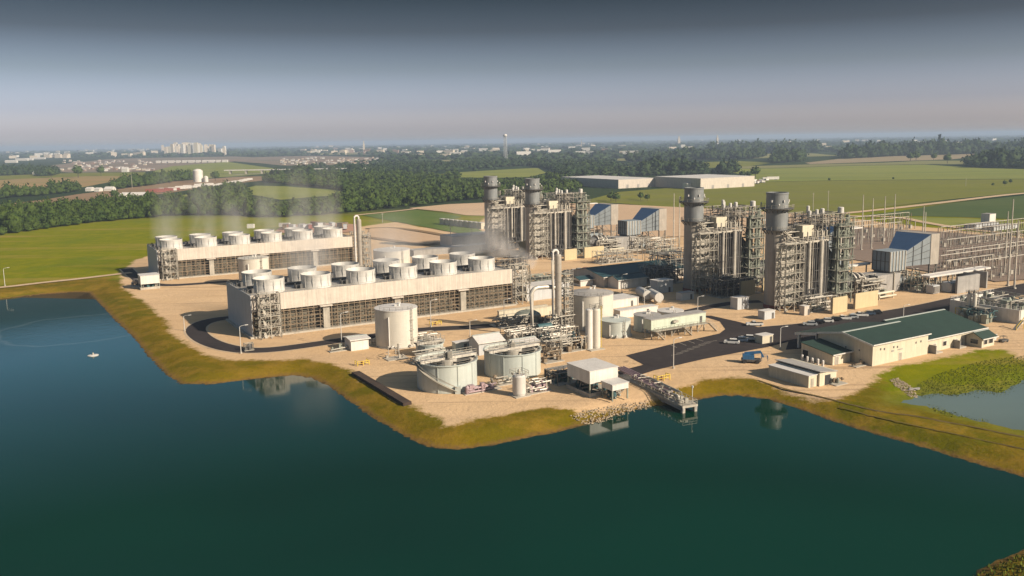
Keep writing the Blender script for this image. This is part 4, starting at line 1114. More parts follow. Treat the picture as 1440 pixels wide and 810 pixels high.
# the open bay under the far side of the same roof line
for x in (.3, 8, 16, 23.6): link("bay_column", MB().box(x - .3, x + .4, 25.0, 25.6, 0, 4.5), M['white'], w1)
link("bay_fascia", MB().hull([(-.62, 18.2, 5.2), (-.52, 18.2, 5.2), (-.52, 26.2, 3.9), (-.62, 26.2, 3.9)], [(-.62, 18.2, 6.05), (-.52, 18.2, 6.05), (-.52, 26.2, 4.6), (-.62, 26.2, 4.6)]), M['white'], w1)
link("gable_trim", MB().bar((-.58, -.5, 5.75), (-.58, 9.5, 7.6), .12, .5).bar((-.58, 9.5, 7.6), (-.58, 18.2, 5.95), .12, .5), M['white'], w1)
w2 = gable("office_building", "lower cream office wing with a dark green roof, right of the taller hall", "building", 223.0, 251.5, 146.4, 166, 3.9, 7.0, 'beigewall', 'roofgreen', ridge_at=.7)
for x in (3.2, 13.5, 16.5): opening(w2, "door", x, x + 1, .05, 2.3, 'steel')
for x in (7.6, 20): opening(w2, "window", x, x + 1.6, 1.1, 2.4)
for x in (1.2, 12.5, 20.5):
    p = link("porch_wall", MB().box(x, x + .2, -2.2, 0, 0, 2.4), M['greyconc'], w2); link("porch_step", MB().box(x + .2, x + 3.2, -2.2, -.1, 0, .35), M['concrete'], p)
w3 = gable("gatehouse_annex", "small cream annex with a green porch roof at the right end of the office wing", "building", 241.6, 247.8, 141.4, 146.2, 2.9, 4.1, 'beigewall', 'roofgreen', over=.7)
opening(w3, "window", 1.0, 2.6, .9, 2.2); opening(w3, "window", 3.4, 5.4, .9, 2.2); side_opening(w3, "window", 1.2, 3.4, .9, 2.2)
w4 = gable("lean_to_store", "small store with a bright green sloping roof beside the hall's gable end", "building", 190.4, 197.6, 152.2, 163, 2.9, 4.3, 'beigewall', 'roofgreen', ridge_at=1.0)
side_opening(w4, "door", 8.4, 10.2, .05, 2.4, 'black'); opening(w4, "door", 1, 2.2, .05, 2.2, 'steel')
for k, (a, b) in enumerate(((1128, 507), (1135, 509.5), (1142, 511.5), (1150, 513), (1157, 515))):
    g = at(a, b); t = tag(link("bollard", MB().lathe(0, 0, [(.35, 0), (.35, 1.5), (.2, 1.7)], 12), M['roofwhite']), "white post in the row between the lean to store and the flat roofed block", "bollard", "white posts by the lean to store"); t.location = g
# flat two part block by the water
x, y = UVW(168.0, 141.2); t = thing("workshop_block", "long low flat roofed block nearest the lake, with a dark doorway in its right end", "building", x, y, 0, TH)
link("wall", MB().box(0, 3.2, 0, 13, 0, 2.9), M['beigewall'], t); link("roof", MB().box(-.15, 3.35, -.15, 13.15, 2.9, 3.1), M['roofwhite'], t)
h = link("hall_wall", MB().box(3.25, 9.5, -.6, 13.6, 0, 3.3), M['beigewall'], t)
link("hall_roof", MB().hull([(3.1, -.8, 3.7), (9.8, -.8, 3.0), (9.8, 13.8, 3.0), (3.1, 13.8, 3.7)], [(3.1, -.8, 3.9), (9.8, -.8, 3.2), (9.8, 13.8, 3.2), (3.1, 13.8, 3.9)]), M['roofgrey'], t)
link("doorway", MB().box(5.2, 7.2, -.66, -.5, .05, 2.6), M['black'], h)
link("door", MB().box(.8, 1.8, -.06, .02, .05, 2.2), M['steel'], t)
# canopies over pumps
def canopy(label, u0, u1, v0, v1, z0, z1, mat='white', curb=True, seed=1):
    x, y = UVW(u0, v0); L, W = u1 - u0, v1 - v0; t = thing("pump_shelter", label, "shelter", x, y, 0, TH, "white sided pump shelters"); r = random.Random(seed)
    w = MB().box(0, L, -.08, .08, z0, z1).box(0, L, W - .08, W + .08, z0, z1).box(-.08, .08, .1, W - .1, z0, z1).box(L - .08, L + .08, .1, W - .1, z0, z1)
    link("side_sheet", w, M[mat], t); link("roof", MB().hull([(-.2, -.2, z1), (L + .2, -.2, z1), (L + .2, W + .2, z1), (-.2, W + .2, z1)], [(-.2, -.2, z1 + .15), (L + .2, -.2, z1 + .15), (L + .2, W + .2, z1 + .2), (-.2, W + .2, z1 + .2)]), M['roofwhite'], t)
    for a in (.15, L - .15):
        for b in (.15, W - .15): link("post", MB().bar((a, b, 0), (a, b, z0), .3), M['greensteel'], t)
    if curb: link("curb_wall", MB().box(0, L, -.3, .0, 0, 1.0).box(-.3, 0, -.3, W, 0, 1.0).box(0, L, W, W + .3, 0, 1.0).box(0, L, 0, W, 0, .2), M['concrete'], t)
    pieces("pump", valves(MB(), .8, L - .8, .8, W - .8, .2, 9, r, .6, 1.4), M['tealpaint'], t)
    link("pipework", pipes(MB(), .4, L - .4, .4, W - .4, .5, z0 + .4, 20, r, .1, .28), M['steel'], t)
    return t
canopy("large white roofed pump shelter on posts beside the riprap bank", 118.3, 126.8, 164.7, 174.2, 3.3, 6.4, seed=4)
canopy("small white box canopy on posts between the large pump shelter and the jetty", 120.8, 125.6, 159.0, 163.2, 2.6, 4.0, curb=False, seed=5)
canopy("white pump house on legs at the left front of the farther cooling tower", 48.5, 56.2, 400.6, 408, 2.4, 6.0, seed=6)
gable("control_shed", "small white shed left of the tall white storage tank", "shed", 86.2, 91.8, 242.3, 247.8, 3.3, 3.6, 'white', 'roofwhite')
s = gable("pump_building", "white gabled shed beside the road, behind the right clarifier", "shed", 115.5, 123.6, 215.8, 222, 3.8, 5.2, 'endgrey', 'roofwhite')
gable("equipment_shed", "low white roofed shed right of the white gabled shed", "shed", 126, 134, 213, 218, 2.6, 3.2, 'white', 'roofwhite')
ad = gable("control_building", "blue green roofed control building in the shade of the boilers", "building", 215, 262, 289, 314, 4.2, 6.6, 'cream', 'roofteal', ridge_at=.5)
gable("control_wing", "white front wing of the shaded control building", "building", 217, 232, 281.5, 288.8, 3.8, 5.2, 'white', 'roofteal')
for x in (6, 8, 10, 26, 30, 34): opening(ad, "window", x, x + 1.3, 1.3, 2.7)
pw = gable("entrance_porch", "dark porch at the left end of the shaded control building", "porch", 208, 214.5, 296, 303, 2.7, 3.6, 'white', 'roofteal')
side_opening(pw, "window", 1.0, 5.8, 1.0, 2.3)
# cabin on stilts
x, y = UVW(169.2, 203); t = thing("stilt_cabin", "long pale green cabin raised on steel stilts beside the asphalt yard", "cabin", x, y, 0, TH)
link("body", MB().box(0, 22.6, 0, 3.8, 3.0, 6.2), M['cabingreen'], t); link("roof", MB().box(-.2, 22.8, -.2, 4.0, 6.2, 6.4), M['roofgrey'], t)
link("door", MB().box(20, 21, -.07, .02, 3.0, 5.2), M['darksteel'], t); link("window", MB().box(8.6, 10, -.07, .02, 4.4, 5.3), M['glass'], t)
link("air_unit", MB().box(8.3, 10.3, -.9, -.1, 4.5, 5.2), M['steel'], t)
lm = MB()
for i in range(9):
    for yy in (.3, 3.5): lm.bar((.4 + i * 2.72, yy, 0), (.4 + i * 2.72, yy, 3), .28)
    if i % 2: lm.bar((.4 + i * 2.72, .3, 0), (.4 + i * 2.72 + 2.7, .3, 3), .14)
lm.box(0, 22.6, -1.5, 0, 2.75, 2.95); lm.rail([(0, -1.5, 2.95), (22.6, -1.5, 2.95)], 1.1, .09, 1.6)
link("stilt_frame", lm, M['steel'], t)
for xx, d in ((.2, -1), (11.5, 1), (22.2, 1)):
    link("stair", MB().bar((xx, -2, 2.9), (xx + 3.2, -2, .1), 1.1, .2).bar((xx, -1.4, 4), (xx + 3.2, -1.4, 1.1), .1).bar((xx, -2.6, 4), (xx + 3.2, -2.6, 1.1), .1), M['steel'], t)
# grey electrical buildings and small blocks
def block(name, label, cat, u0, u1, v0, v1, h, wall, roof, z0=0, door=True, group=None):
    x, y = UVW(u0, v0); L, W = u1 - u0, v1 - v0; t = thing(name, label, cat, x, y, z0, TH, group)
    link("wall", MB().box(0, L, 0, W, 0, h), M[wall], t); link("roof", MB().box(-.15, L + .15, -.15, W + .15, h, h + .16), M[roof], t)
    if door: link("door", MB().box(L * .7, L * .7 + 1, -.06, .02, .05, min(2.1, h * .8)), M['darksteel'], t)
    return t
def blockpx(name, label, cat, px, py, L, W, h, wall, roof, group=None, door=True):
    u, v = UV(px, py); return block(name, label, cat, u, u + L, v, v + W, h, wall, roof, 0, door, group)
blockpx("switchgear_building", "grey windowless switchgear building left of the leftmost chimney", "building", 636, 349, 34, 16, 6.5, 'endgrey', 'roofgrey')
blockpx("long_grey_wall_building", "long low grey building behind the fans of the nearer cooling tower", "building", 582, 361, 58, 8, 3.2, 'greyconc', 'roofgrey')
blockpx("compressor_building", "grey box building behind the vapour duct of the tall evaporator", "building", 741, 424, 20, 9, 5.5, 'endgrey', 'roofwhite')
blockpx("containment_wall", "low tan walled basin left of the tall evaporator column", "basin", 702, 450, 20, 1.2, 3.0, 'beigewall', 'beigewall', door=False)
blockpx("containment_wall", "low tan wall beside the green dome tank left of the evaporator", "wall", 741, 447, 14, .6, 3.0, 'beigewall', 'beigewall', door=False)
blockpx("chemical_store", "cream flat roofed store between the largest cream tank and the bullet tanks", "building", 862, 434, 12, 9, 3.0, 'white', 'roofwhite')
blockpx("pipe_gallery", "long white roofed gallery in front of the low round tanks", "building", 872, 448, 17, 3.5, 2.6, 'white', 'roofwhite')
blockpx("container", "grey container at the foot of the second chimney from the right", "container", 958, 423, 6.5, 3, 2.8, 'endgrey', 'roofgrey')
blockpx("container", "white portable unit at the foot of the rightmost chimney", "container", 1075, 450, 5, 3, 2.8, 'endgrey', 'roofwhite')
blockpx("container", "small tan unit beside the stair tower of the rightmost chimney", "container", 1131, 444, 2.4, 2.2, 3.2, 'cream', 'roofwhite')
blockpx("container", "grey box on legs in the shade between the two right chimneys", "container", 1037, 436, 5.5, 3.5, 4.2, 'endgrey', 'roofwhite')
blockpx("container", "white rail container beside the clarifiers at the yard edge", "container", 641, 494, 4, 2.4, 2.4, 'palegreen', 'roofwhite')
blockpx("container", "second pale box beside the clarifiers, right of the white rail container", "container", 655, 491.5, 5.5, 2.4, 2.3, 'endgrey', 'roofgrey')
blockpx("container", "grey crate at the yard edge behind the blue lift", "container", 1072, 484, 4.5, 3, 2.4, 'beigewall', 'roofwhite')
for i in range(9):
    blockpx("generator_set", ("cream generator set in the row on the sandy ground by the leftmost chimney"), "generator", 624 + i * 6.6, 316.5 + i * .75, 3.0, 7, 4.4, 'beigewall', 'roofwhite', "row of cream generator sets", door=True)
# horizontal bullet tanks
for k, (a, b, lb, mt) in enumerate(((905, 421, "left bullet tank of blue white steel in the shade behind the low round tanks", 'fan'), (921, 424.5, "right bullet tank of blue white steel in the shade behind the low round tanks", 'fan'))):
    g = at(a, b); t = thing("bullet_tank", lb, "tank", g[0], g[1], 0, TH + 1.2, "bullet tanks")
    link("vessel", MB().path([(-5, 0, 2.6), (-4.6, 0, 2.6), (4.6, 0, 2.6), (5, 0, 2.6)], 1.75, 18), M[mt], t)
    link("saddle", MB().box(-3.5, -2.9, -1.4, 1.4, 0, 1.4).box(2.9, 3.5, -1.4, 1.4, 0, 1.4), M['concrete'], t)
blockpx("cabinet", "white cabinet behind the right bullet tank", "cabinet", 925, 413, 8, 5, 5, 'endgrey', 'roofwhite')
# dome tank, transformers, fire walls, white bus duct
g = at(742, 452); t = thing("dome_tank", "dark green domed tank behind the tan basin walls", "tank", g[0], g[1], 0, 0); link("shell", MB().lathe(0, 0, [(4.6, 0), (4.6, 2.2)], 32), M['greensteel'], t); link("roof", MB().lathe(0, 0, [(4.7, 2.2), (4.2, 2.9), (2.8, 3.7), (.1, 4.1)], 32), M['greensteel'], t)
for i, (px, py, s, lb) in enumerate(((1312, 414, 1.0, "left pale cabinet transformer under the white bus duct"), (1335, 412, 1.15, "middle pale cabinet transformer right of the bus duct legs"), (1348, 410, 1.2, "right pale cabinet transformer next to the concrete fire wall"))):
    g = at(px, py); t = thing("transformer", lb, "transformer", g[0], g[1], 0, TH, "pale cabinet transformers")
    link("tank_body", MB().box(0, 4 * s, 0, 3 * s, .2, 3.4 * s), M['endgrey'], t); fm = MB()
    for k in range(6): fm.box(.3 + k * .6 * s, .42 + k * .6 * s, -.5, 0, .5, 3 * s)
    link("cooling_fin", fm, M['fan'], t); link("bushing", MB().lathe(s, 1.5, [(.2, 3.4 * s), (.12, 4.6 * s)], 8).lathe(2.6 * s, 1.5, [(.2, 3.4 * s), (.12, 4.6 * s)], 8), M['rust'], t)
for (u0, u1, v0, v1), lb in (((317, 331.7, 196.6, 197.5), "front concrete fire wall at the right end of the white bus duct"), ((331.0, 331.7, 197.5, 206), "end concrete fire wall beside the switchyard masts"), ((338, 338.8, 197.6, 207), "rear concrete fire wall nearest the switchyard masts")):
    x, y = UVW(u0, v0); t = tag(link("fire_wall", MB().box(0, u1 - u0, 0, v1 - v0, 0, 6.6), M['greyconc']), lb, "wall", "concrete fire walls"); t.location = (x, y, 0); t.rotation_euler = (0, 0, TH)
x, y = UVW(309, 204); t = thing("bus_duct", "long white bus duct on legs in front of the rightmost filter house", "duct", x, y, 0, TH)
link("duct", MB().box(0, 41, -.9, 2.2, 6.2, 6.9).box(0, 41, 2.6, 3.3, 6.4, 7.0), M['roofwhite'], t)
for i in range(6): link("leg", MB().bar((1 + i * 7.6, 0, 0), (1 + i * 7.6, 0, 6.2), .4).bar((1 + i * 7.6, 2, 0), (1 + i * 7.6, 2, 6.2), .4).bar((1 + i * 7.6, 0, 2), (1 + i * 7.6, 2, 5.8), .2), M['steel'], t)
x, y = UVW(276, 226); t = thing("bus_duct", "short white roofed duct left of the rightmost filter house", "duct", x, y, 0, TH)
link("duct", MB().box(0, 26, -1.2, 1.6, 9.6, 10.3).box(4, 26, 9, 12, 12.2, 12.8), M['roofwhite'], t)
link("wall_screen", MB().box(6, 26, 9.2, 9.5, 4, 12.1), M['bluegrey'], t)
link("leg", MB().bar((1, 0, 0), (1, 0, 9.6), .4).bar((13, 0, 0), (13, 0, 9.6), .4).bar((25, 0, 0), (25, 0, 9.6), .4).bar((7, 9.3, 0), (7, 9.3, 4), .4).bar((25, 9.3, 0), (25, 9.3, 4), .4), M['steel'], t)
# walled chemical yard at the right edge
u, v = UV(1433, 456); x, y = UVW(u, v); t = thing("chemical_yard", "white walled chemical yard full of green pipework at the right edge", "yard", x, y, 0, TH); r = random.Random(8)
link("wall", MB().box(-.2, .2, 0, 24, 0, 4.6).box(.2, 26, -.2, .2, 0, 4.6).box(.2, 26, 23.8, 24.2, 0, 4.6), M['white'], t)
link("floor", MB().box(.2, 26, .2, 23.8, 0, 3.2), M['greyconc'], t)
pieces("equipment", valves(MB(), 2, 22, 2, 22, 3.2, 26, r, .8, 2.2), M['greensteel'], t); link("pipework", pipes(MB(), 1, 24, 1, 22, 3.3, 6.5, 30, r, .12, .3), M['steel'], t)
link("railing", MB().rail([(0, 0, 4.6), (0, 24, 4.6), (26, 24, 4.6)], 1.1, .1, 2), M['fan'], t)
t2 = thing("chemical_skid", "green pipe skid standing before the white walled chemical yard", "skid", *UVW(u - 9, v + 5), 0, TH)
pieces("equipment", valves(MB(), 0, 7, 0, 12, 0, 24, r, .6, 2.0), M['greensteel'], t2); link("pipework", pipes(MB(), 0, 7, 0, 12, .3, 4, 30, r, .1, .28), M['tealpaint'], t2)
link("platform", MB().lattice(3, 6, 3, 7, 0, 4.5, 1, 1, 2, .2, .6, r).box(3, 6, 3, 7, 4.4, 4.5), M['steel'], t2)
u, v = UV(1432, 461); x, y = UVW(u, v); t2 = thing("yellow_stair", "yellow railed steps at the corner of the walled chemical yard", "steps", x, y, 0, TH)
link("steps", MB().bar((-4, -1, 0), (0, -1, 2.6), 1.2, .25), M['steel'], t2); link("handrail", MB().bar((-4, -1.6, 1.1), (0, -1.6, 3.7), .16).bar((0, -1.6, 3.7), (3, -1.6, 3.7), .16).bar((-4, -1.6, 0), (-4, -1.6, 1.1), .14).bar((0, -1.6, 0), (0, -1.6, 3.7), .14), M['yellow'], t2)

# ------------------------------------------------------------------ jetty
x, y = UVW(131.6, 146.4); t = thing("pump_jetty", "concrete pump jetty with mauve pipes reaching into the lake", "jetty", x, y, .5, TH - .14); r = random.Random(9)
link("deck", MB().box(0, 4.2, 0, 30, -.75, -.25), M['concrete'], t)
link("girder", MB().box(.1, .5, .05, 29.9, -1.5, -.76).box(3.7, 4.1, .05, 29.9, -1.5, -.76), M['greyconc'], t)
for yy in (.5, 9, 18):
    for xx in (.45, 3.75): link("pile", MB().box(xx - .35, xx + .35, yy - .4, yy + .4, -5, -.77), M['concrete'], t)
link("railing", MB().rail([(.1, 20, -.25), (.1, .1, -.25), (4.1, .1, -.25), (4.1, 20, -.25)], 1.1, .1, 1.5), M['steel'], t)
pm = MB()
for xx in (.9, 1.7, 2.5, 3.3): pm.path([(xx, 6 + xx, .5), (xx, 22, .6), (xx, 25, .9), (xx, 33, .9)], .22, 8)
for yy in (16, 20, 24, 28): pm.bar((.5, yy, .6), (3.8, yy, .6), .3)
link("mauve_pipe", pm, M['purple'], t)
pm = pipes(MB(), .6, 3.7, 4, 24, -.2, 1.8, 34, r, .1, .22); valves(pm, .8, 3.5, 2, 20, -.25, 12, r, .4, 1.1); link("pump_equipment", pm, M['steel'], t)
link("lamp_post", MB().bar((4.0, 2, -.25), (4.0, 2, 3.2), .12).lathe(4, 2, [(.25, 3.2), (.25, 3.7)], 8), M['fan'], t)

# ------------------------------------------------------------------ skids, pipe racks and small gear
def skid(name, label, px, py, L, W, H, n, seed, mat='steel', mat2='greensteel', frame=True, cat="skid", group=None, rot=TH):
    g = at(px, py); t = thing(name, label, cat, g[0], g[1], 0, rot, group); r = random.Random(seed)
    link("base", MB().box(-.2, L + .2, -.2, W + .2, 0, .18), M['concrete'], t)
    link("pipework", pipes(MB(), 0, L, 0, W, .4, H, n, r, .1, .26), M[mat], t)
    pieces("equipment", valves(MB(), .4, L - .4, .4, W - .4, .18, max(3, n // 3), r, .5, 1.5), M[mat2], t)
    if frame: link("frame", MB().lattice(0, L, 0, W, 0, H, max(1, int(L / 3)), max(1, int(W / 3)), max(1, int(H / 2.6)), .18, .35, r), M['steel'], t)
    return t
for i, a in enumerate((
    ("valve_skid", "tangle of grey pipes and valves left of the nearest clarifier", 589, 516, 11, 6, 3.2, 44, 'steel', 'greensteel', False),
    ("pipe_bend_stand", "inverted U pipes standing before the tall white storage tank", 547, 508, 6, 4, 4.6, 10, 'lightsteel', 'steel', False),
    ("valve_skid", "pipes and pumps at the right foot of the tall white storage tank", 591, 485, 7, 6, 2.6, 28, 'lightsteel', 'steel', True),
    ("valve_skid", "pipes and valves at the left foot of the tall white storage tank", 519, 488, 6, 3, 2.2, 24, 'lightsteel', 'steel', False),
    ("pump_skid", "mauve pipes at the foot of the nearest clarifier", 655, 556, 10, 3, 1.4, 14, 'purple', 'purple', False),
    ("pump_skid", "pumps and looped pipes right of the short grey pressure vessel", 743, 556, 7, 4, 3.0, 26, 'lightsteel', 'purple', False),
    ("pump_skid", "yellow posts and pumps between the two large clarifiers", 694, 545, 7, 3, 2.4, 16, 'steel', 'rust', False),
    ("piping_skid", "dense brown pipe skid in front of the tall evaporator column", 776, 500, 14, 6, 4.2, 70, 'steel', 'rust', True),
    ("piping_skid", "dense pipe skid between the right clarifier and the evaporator column", 765, 482, 13, 9, 3.6, 70, 'lightsteel', 'tealpaint', True),
    ("piping_skid", "pipe bridge above the back edge of the right clarifier", 722, 484, 13, 8, 3.6, 60, 'lightsteel', 'steel', True),
    ("piping_skid", "dark pump rows in the basin left of the tall evaporator column", 705, 463, 17, 8, 3.2, 60, 'steel', 'darksteel', False),
    ("piping_skid", "brown barrel filters right of the right clarifier", 768, 512, 6, 5, 4.2, 16, 'rust', 'rust', False),
    ("piping_skid", "teal pump cluster behind the large white pump shelter", 784, 543, 8, 6, 3.2, 34, 'darksteel', 'tealpaint', True),
    ("process_frame", "tall pipe frame right of the nearer cooling tower's end", 716, 423, 10, 8, 11, 80, 'lightsteel', 'steel', True),
    ("process_frame", "low green pipe frame behind the vapour duct of the tall evaporator", 752, 412, 14, 8, 6.5, 60, 'greensteel', 'steel', True),
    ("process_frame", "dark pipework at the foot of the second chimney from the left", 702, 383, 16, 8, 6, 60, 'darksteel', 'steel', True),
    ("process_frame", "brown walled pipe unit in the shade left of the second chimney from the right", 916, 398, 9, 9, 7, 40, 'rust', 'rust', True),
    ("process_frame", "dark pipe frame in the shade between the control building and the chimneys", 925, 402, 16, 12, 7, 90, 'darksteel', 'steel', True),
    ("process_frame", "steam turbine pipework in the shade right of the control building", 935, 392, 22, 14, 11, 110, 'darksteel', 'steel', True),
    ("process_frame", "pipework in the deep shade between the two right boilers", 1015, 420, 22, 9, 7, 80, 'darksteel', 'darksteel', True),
    ("process_frame", "pipework on frames behind the second boiler from the left", 846, 372, 26, 8, 6, 60, 'steel', 'steel', True),
    ("process_frame", "white pipework between the two left filter houses", 892, 352, 12, 8, 7, 44, 'lightsteel', 'steel', True),
    ("process_frame", "pipe frame with white ducts right of the second filter house from the left", 920, 358, 18, 10, 8, 70, 'lightsteel', 'greensteel', True),
    ("process_frame", "pipe rack at the foot of the rightmost boiler", 1140, 440, 14, 5, 5, 50, 'lightsteel', 'greensteel', True),
    ("process_frame", "green pipe frame under the rightmost filter house", 1290, 412, 14, 9, 6.4, 60, 'greensteel', 'steel', True),
    ("scrap_pile", "scattered brown scrap and drums beside the flat roofed block's doorway", 1176, 543, 4, 4, 1.6, 10, 'rust', 'greensteel', False),
    ("pallet_pile", "low stack of timber and frames at the hall's gable foot", 1204, 517, 6, 2, .6, 10, 'rust', 'rust', False),
    ("equipment_rack", "small dark racks in the bend of the road by the nearer cooling tower", 345, 494, 2.5, 1.6, 2.2, 6, 'darksteel', 'darksteel', True),
    ("block_row", "row of small grey posts left of the white control shed", 465, 496, 9, 2, 1.2, 3, 'steel', 'greensteel', False),
    ("tower_gear", "dark pumps at the left end of the farther cooling tower, behind the white pump house", 186, 404, 7, 5, 3, 24, 'darksteel', 'steel', False),
    ("yellow_gear", "yellow hydrant guards on the gravel right of the jetty head", 925, 537, 4, 1.5, 1.5, 6, 'yellow', 'yellow', False),
    ("yellow_gear", "yellow guard rails on the gravel below the white control shed", 503, 515, 3.4, 2, 1.3, 6, 'yellow', 'yellow', False),
    ("yellow_gear", "yellow guard rails by the road before the nearer cooling tower", 608, 458, 3.4, 2, 1.3, 6, 'yellow', 'yellow', False),
    ("yellow_gear", "yellow frame beside the two slim pale silos", 1351, 443, 3, 2, 2.4, 8, 'yellow', 'yellow', False),
)):
    nm, lb, px, py, L, W, H, n, m1, m2, fr = a
    if nm == "yellow_gear":
        g = at(px, py); t = thing("guard_rail", lb, "guard rail", g[0], g[1], 0, TH, "yellow guards"); rr = MB()
        for a, b in (((0, 0), (L, 0)), ((L, 0), (L, W)), ((0, 0), (0, W))): rr.bar((*a, H * .95), (*b, H * .95), .14); rr.bar((*a, H * .5), (*b, H * .5), .12)
        link("rail", rr, M['yellow'], t)
        for a in ((0, 0), (L / 2, 0), (L, 0), (L, W), (0, W)): link("post", MB().bar((*a, 0), (*a, H), .2), M['yellow'], t)
        link("hydrant", MB().lathe(L * .5, W * .6, [(.25, 0), (.25, .8), (.12, 1.0)], 10), M['red'], t)
        continue
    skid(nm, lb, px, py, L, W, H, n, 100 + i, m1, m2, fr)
# black lined trench wall on the bank
a, b = at(500, 526), at(573, 570); d = b - a; t = tag(link("lined_berm", MB().prism([(0, -1.1), (np.linalg.norm(d), -1.1), (np.linalg.norm(d), 1.1), (0, 1.1)], -.6, .75), M['rust']), "dark brown retaining berm wall along the bank left of the nearest clarifier", "wall")
t.location = (a[0], a[1], 0); t.rotation_euler = (0, 0, math.atan2(d[1], d[0])); t.data.materials[0] = paint("dark_timber", (.05, .03, .02), .9, var=.4)

# ------------------------------------------------------------------ lamps
lamp0 = None
for px, py, yt, lb in ((339, 497, 458, "street lamp in the bend of the road by the nearer cooling tower"), (259.5, 465, 446, "short street lamp on the gravel at the left bend of the road"), (947, 518, 476, "tall street lamp at the lower edge of the asphalt yard"),
                       (480.5, 486, 440, "slim lamp post behind the white control shed"), (606, 460, 422, "slim lamp post in front of the nearer cooling tower"), (874.5, 412, 386, "street lamp in front of the shaded control building"),
                       (906, 430, 404, "street lamp behind the low round tanks"), (981, 440, 417, "street lamp at the right end of the stilt cabin"), (1097, 491, 460, "street lamp left of the hall's open bay"), (1270, 452, 429, "street lamp behind the green roofed hall"),
                       (1349, 442, 421, "street lamp left of the two slim pale silos"), (661, 473, 452, "slim lamp post left of the white gabled shed"), (7, 402, 377, "slim lamp post on the meadow path at the far left"), (709, 455, 421, "slim lamp post at the right end of the nearer cooling tower")):
    g = at(px, py); h = height_at(g[0], g[1], yt)
    if lamp0 is None:
        lamp0 = t = thing("street_lamp", lb, "lamp post", g[0], g[1], 0, .35, "street lamps of the plant")
        link("pole", MB().tube((0, 0, .3), (0, 0, 9), .13, 8, .09), M['fan'], t); link("base", MB().lathe(0, 0, [(.35, 0), (.35, .5)], 10), M['concrete'], t)
        link("arm", MB().path([(0, 0, 8.9), (.5, 0, 9.3), (1.7, 0, 9.5)], .07, 6), M['fan'], t); link("lamp_head", MB().hull([(1.5, -.22, 9.4), (2.5, -.18, 9.45), (2.5, .18, 9.45), (1.5, .22, 9.4)], [(1.5, -.2, 9.6), (2.5, -.14, 9.62), (2.5, .14, 9.62), (1.5, .2, 9.6)]), M['fan'], t)
    else:
        t = dup(lamp0, lb, (g[0], g[1], 0))
    t.scale = (1, 1, max(.55, min(1.3, h / 9.4)))

# ------------------------------------------------------------------ vehicles
def car(label, px, py, col, rot, kind="car"):
    g = at(px, py); t = thing("parked_car" if kind == "car" else "pickup_truck", label, kind if kind == "car" else "pickup", g[0], g[1], .06, rot, "vehicles parked at the plant"); L, W = (4.6, 1.8) if kind == "car" else (5.5, 1.95)
    body = [(0, .35), (0, .75), (.15, .92), (1.15, 1.0), (L - .5, 1.02), (L - .05, .85), (L, .4), (L - .3, .3), (.3, .3)]
    def ext(pr, w, inset=0.0):
        n = len(pr); mb = MB()
        vs = [(x - L / 2, -w / 2, z) for x, z in pr] + [(x - L / 2, w / 2, z) for x, z in pr]
        return mb.add(vs, [tuple(range(n - 1, -1, -1)), tuple(range(n, 2 * n))] + [(i, (i + 1) % n, n + (i + 1) % n, n + i)[::1] for i in range(n)])
    m = carpaint(col)
    link("body", ext(body, W), m, t)
    c0, c1 = (1.0, L - .35) if kind == "car" else (1.35, 3.5)
    gl = [(c0, 1.0), (c0 + .75, 1.48), (c1 - .55, 1.50), (c1, 1.02)]
    vs = [(x - L / 2, s * W * (.49 if k in (0, 3) else .40), z) for s in (-1, 1) for k, (x, z) in enumerate(gl)]
    c = link("cabin", MB().add(vs, [(3, 2, 1, 0), (4, 5, 6, 7), (0, 1, 5, 4), (1, 2, 6, 5), (2, 3, 7, 6)]), M['glass'], t)
    link("roof_panel", MB().box(c0 + .72 - L / 2, c1 - .5 - L / 2, -W * .41, W * .41, 1.47, 1.54), m, c)
    if kind != "car": link("load_bed", MB().box(3.6 - L / 2, L - .1 - L / 2, -.8, .8, 1.02, 1.06), M['black'], t)
    for x in (.85, L - .9):
        for y in (-1, 1): link("wheel", MB().tube((x - L / 2, y * W * .5, .33), (x - L / 2, y * (W * .5 - .22), .33), .33, 12), M['rim'], t)
    return t
_cp_ = {}
def carpaint(c):
    if c not in _cp_:
        m, tt, b = nodes("car_paint"); b.inputs["Base Color"].default_value = (*c, 1); b.inputs["Roughness"].default_value = .25; b.inputs["Coat Weight"].default_value = .5
        n = noise(tt, pos(tt), 3.0, 3); tt.links.new(mapr(tt, n, .3, .7, .2, .4), b.inputs["Roughness"]); _cp_[c] = m
    return _cp_[c]
Wt, Sv, Bk, Bl = (.70, .68, .65), (.38, .39, .40), (.02, .02, .022), (.06, .09, .14)
car("white sedan, left of the three cars in the asphalt yard", 1029, 483.5, Wt, -.32)
car("blue grey car, middle of the three in the asphalt yard", 1041, 480.5, Bl, -.32)
car("white car, right of the three in the asphalt yard", 1052, 478, Wt, -.32)
car("white pickup alone at the upper edge of the asphalt yard", 1061, 458, Wt, -.12, "pickup")
for i, (px, py, c, k, lb) in enumerate(((1139, 460.5, Sv, "car", "silver car at the left end of the row behind the green roofed hall"), (1150, 457.5, Bk, "car", "black car second from the left in the row behind the hall"),
        (1162, 456, Wt, "car", "white car third from the left in the row behind the hall"), (1174, 453.5, Bk, "car", "dark car in the row behind the hall, left of the pale pickup"), (1185, 452, Wt, "pickup", "pale pickup in the middle of the row behind the hall"),
        (1197, 450.5, Sv, "car", "silver car right of the pale pickup in the row behind the hall"), (1209, 447.5, Wt, "pickup", "large white pickup in the right half of the row behind the hall"),
        (1221, 445.5, Bl, "car", "dark blue car second from the right in the row behind the hall"), (1231, 444, Bk, "car", "black car at the right end of the row behind the hall"))):
    car(lb, px, py - 2.5, c, -.22, k)
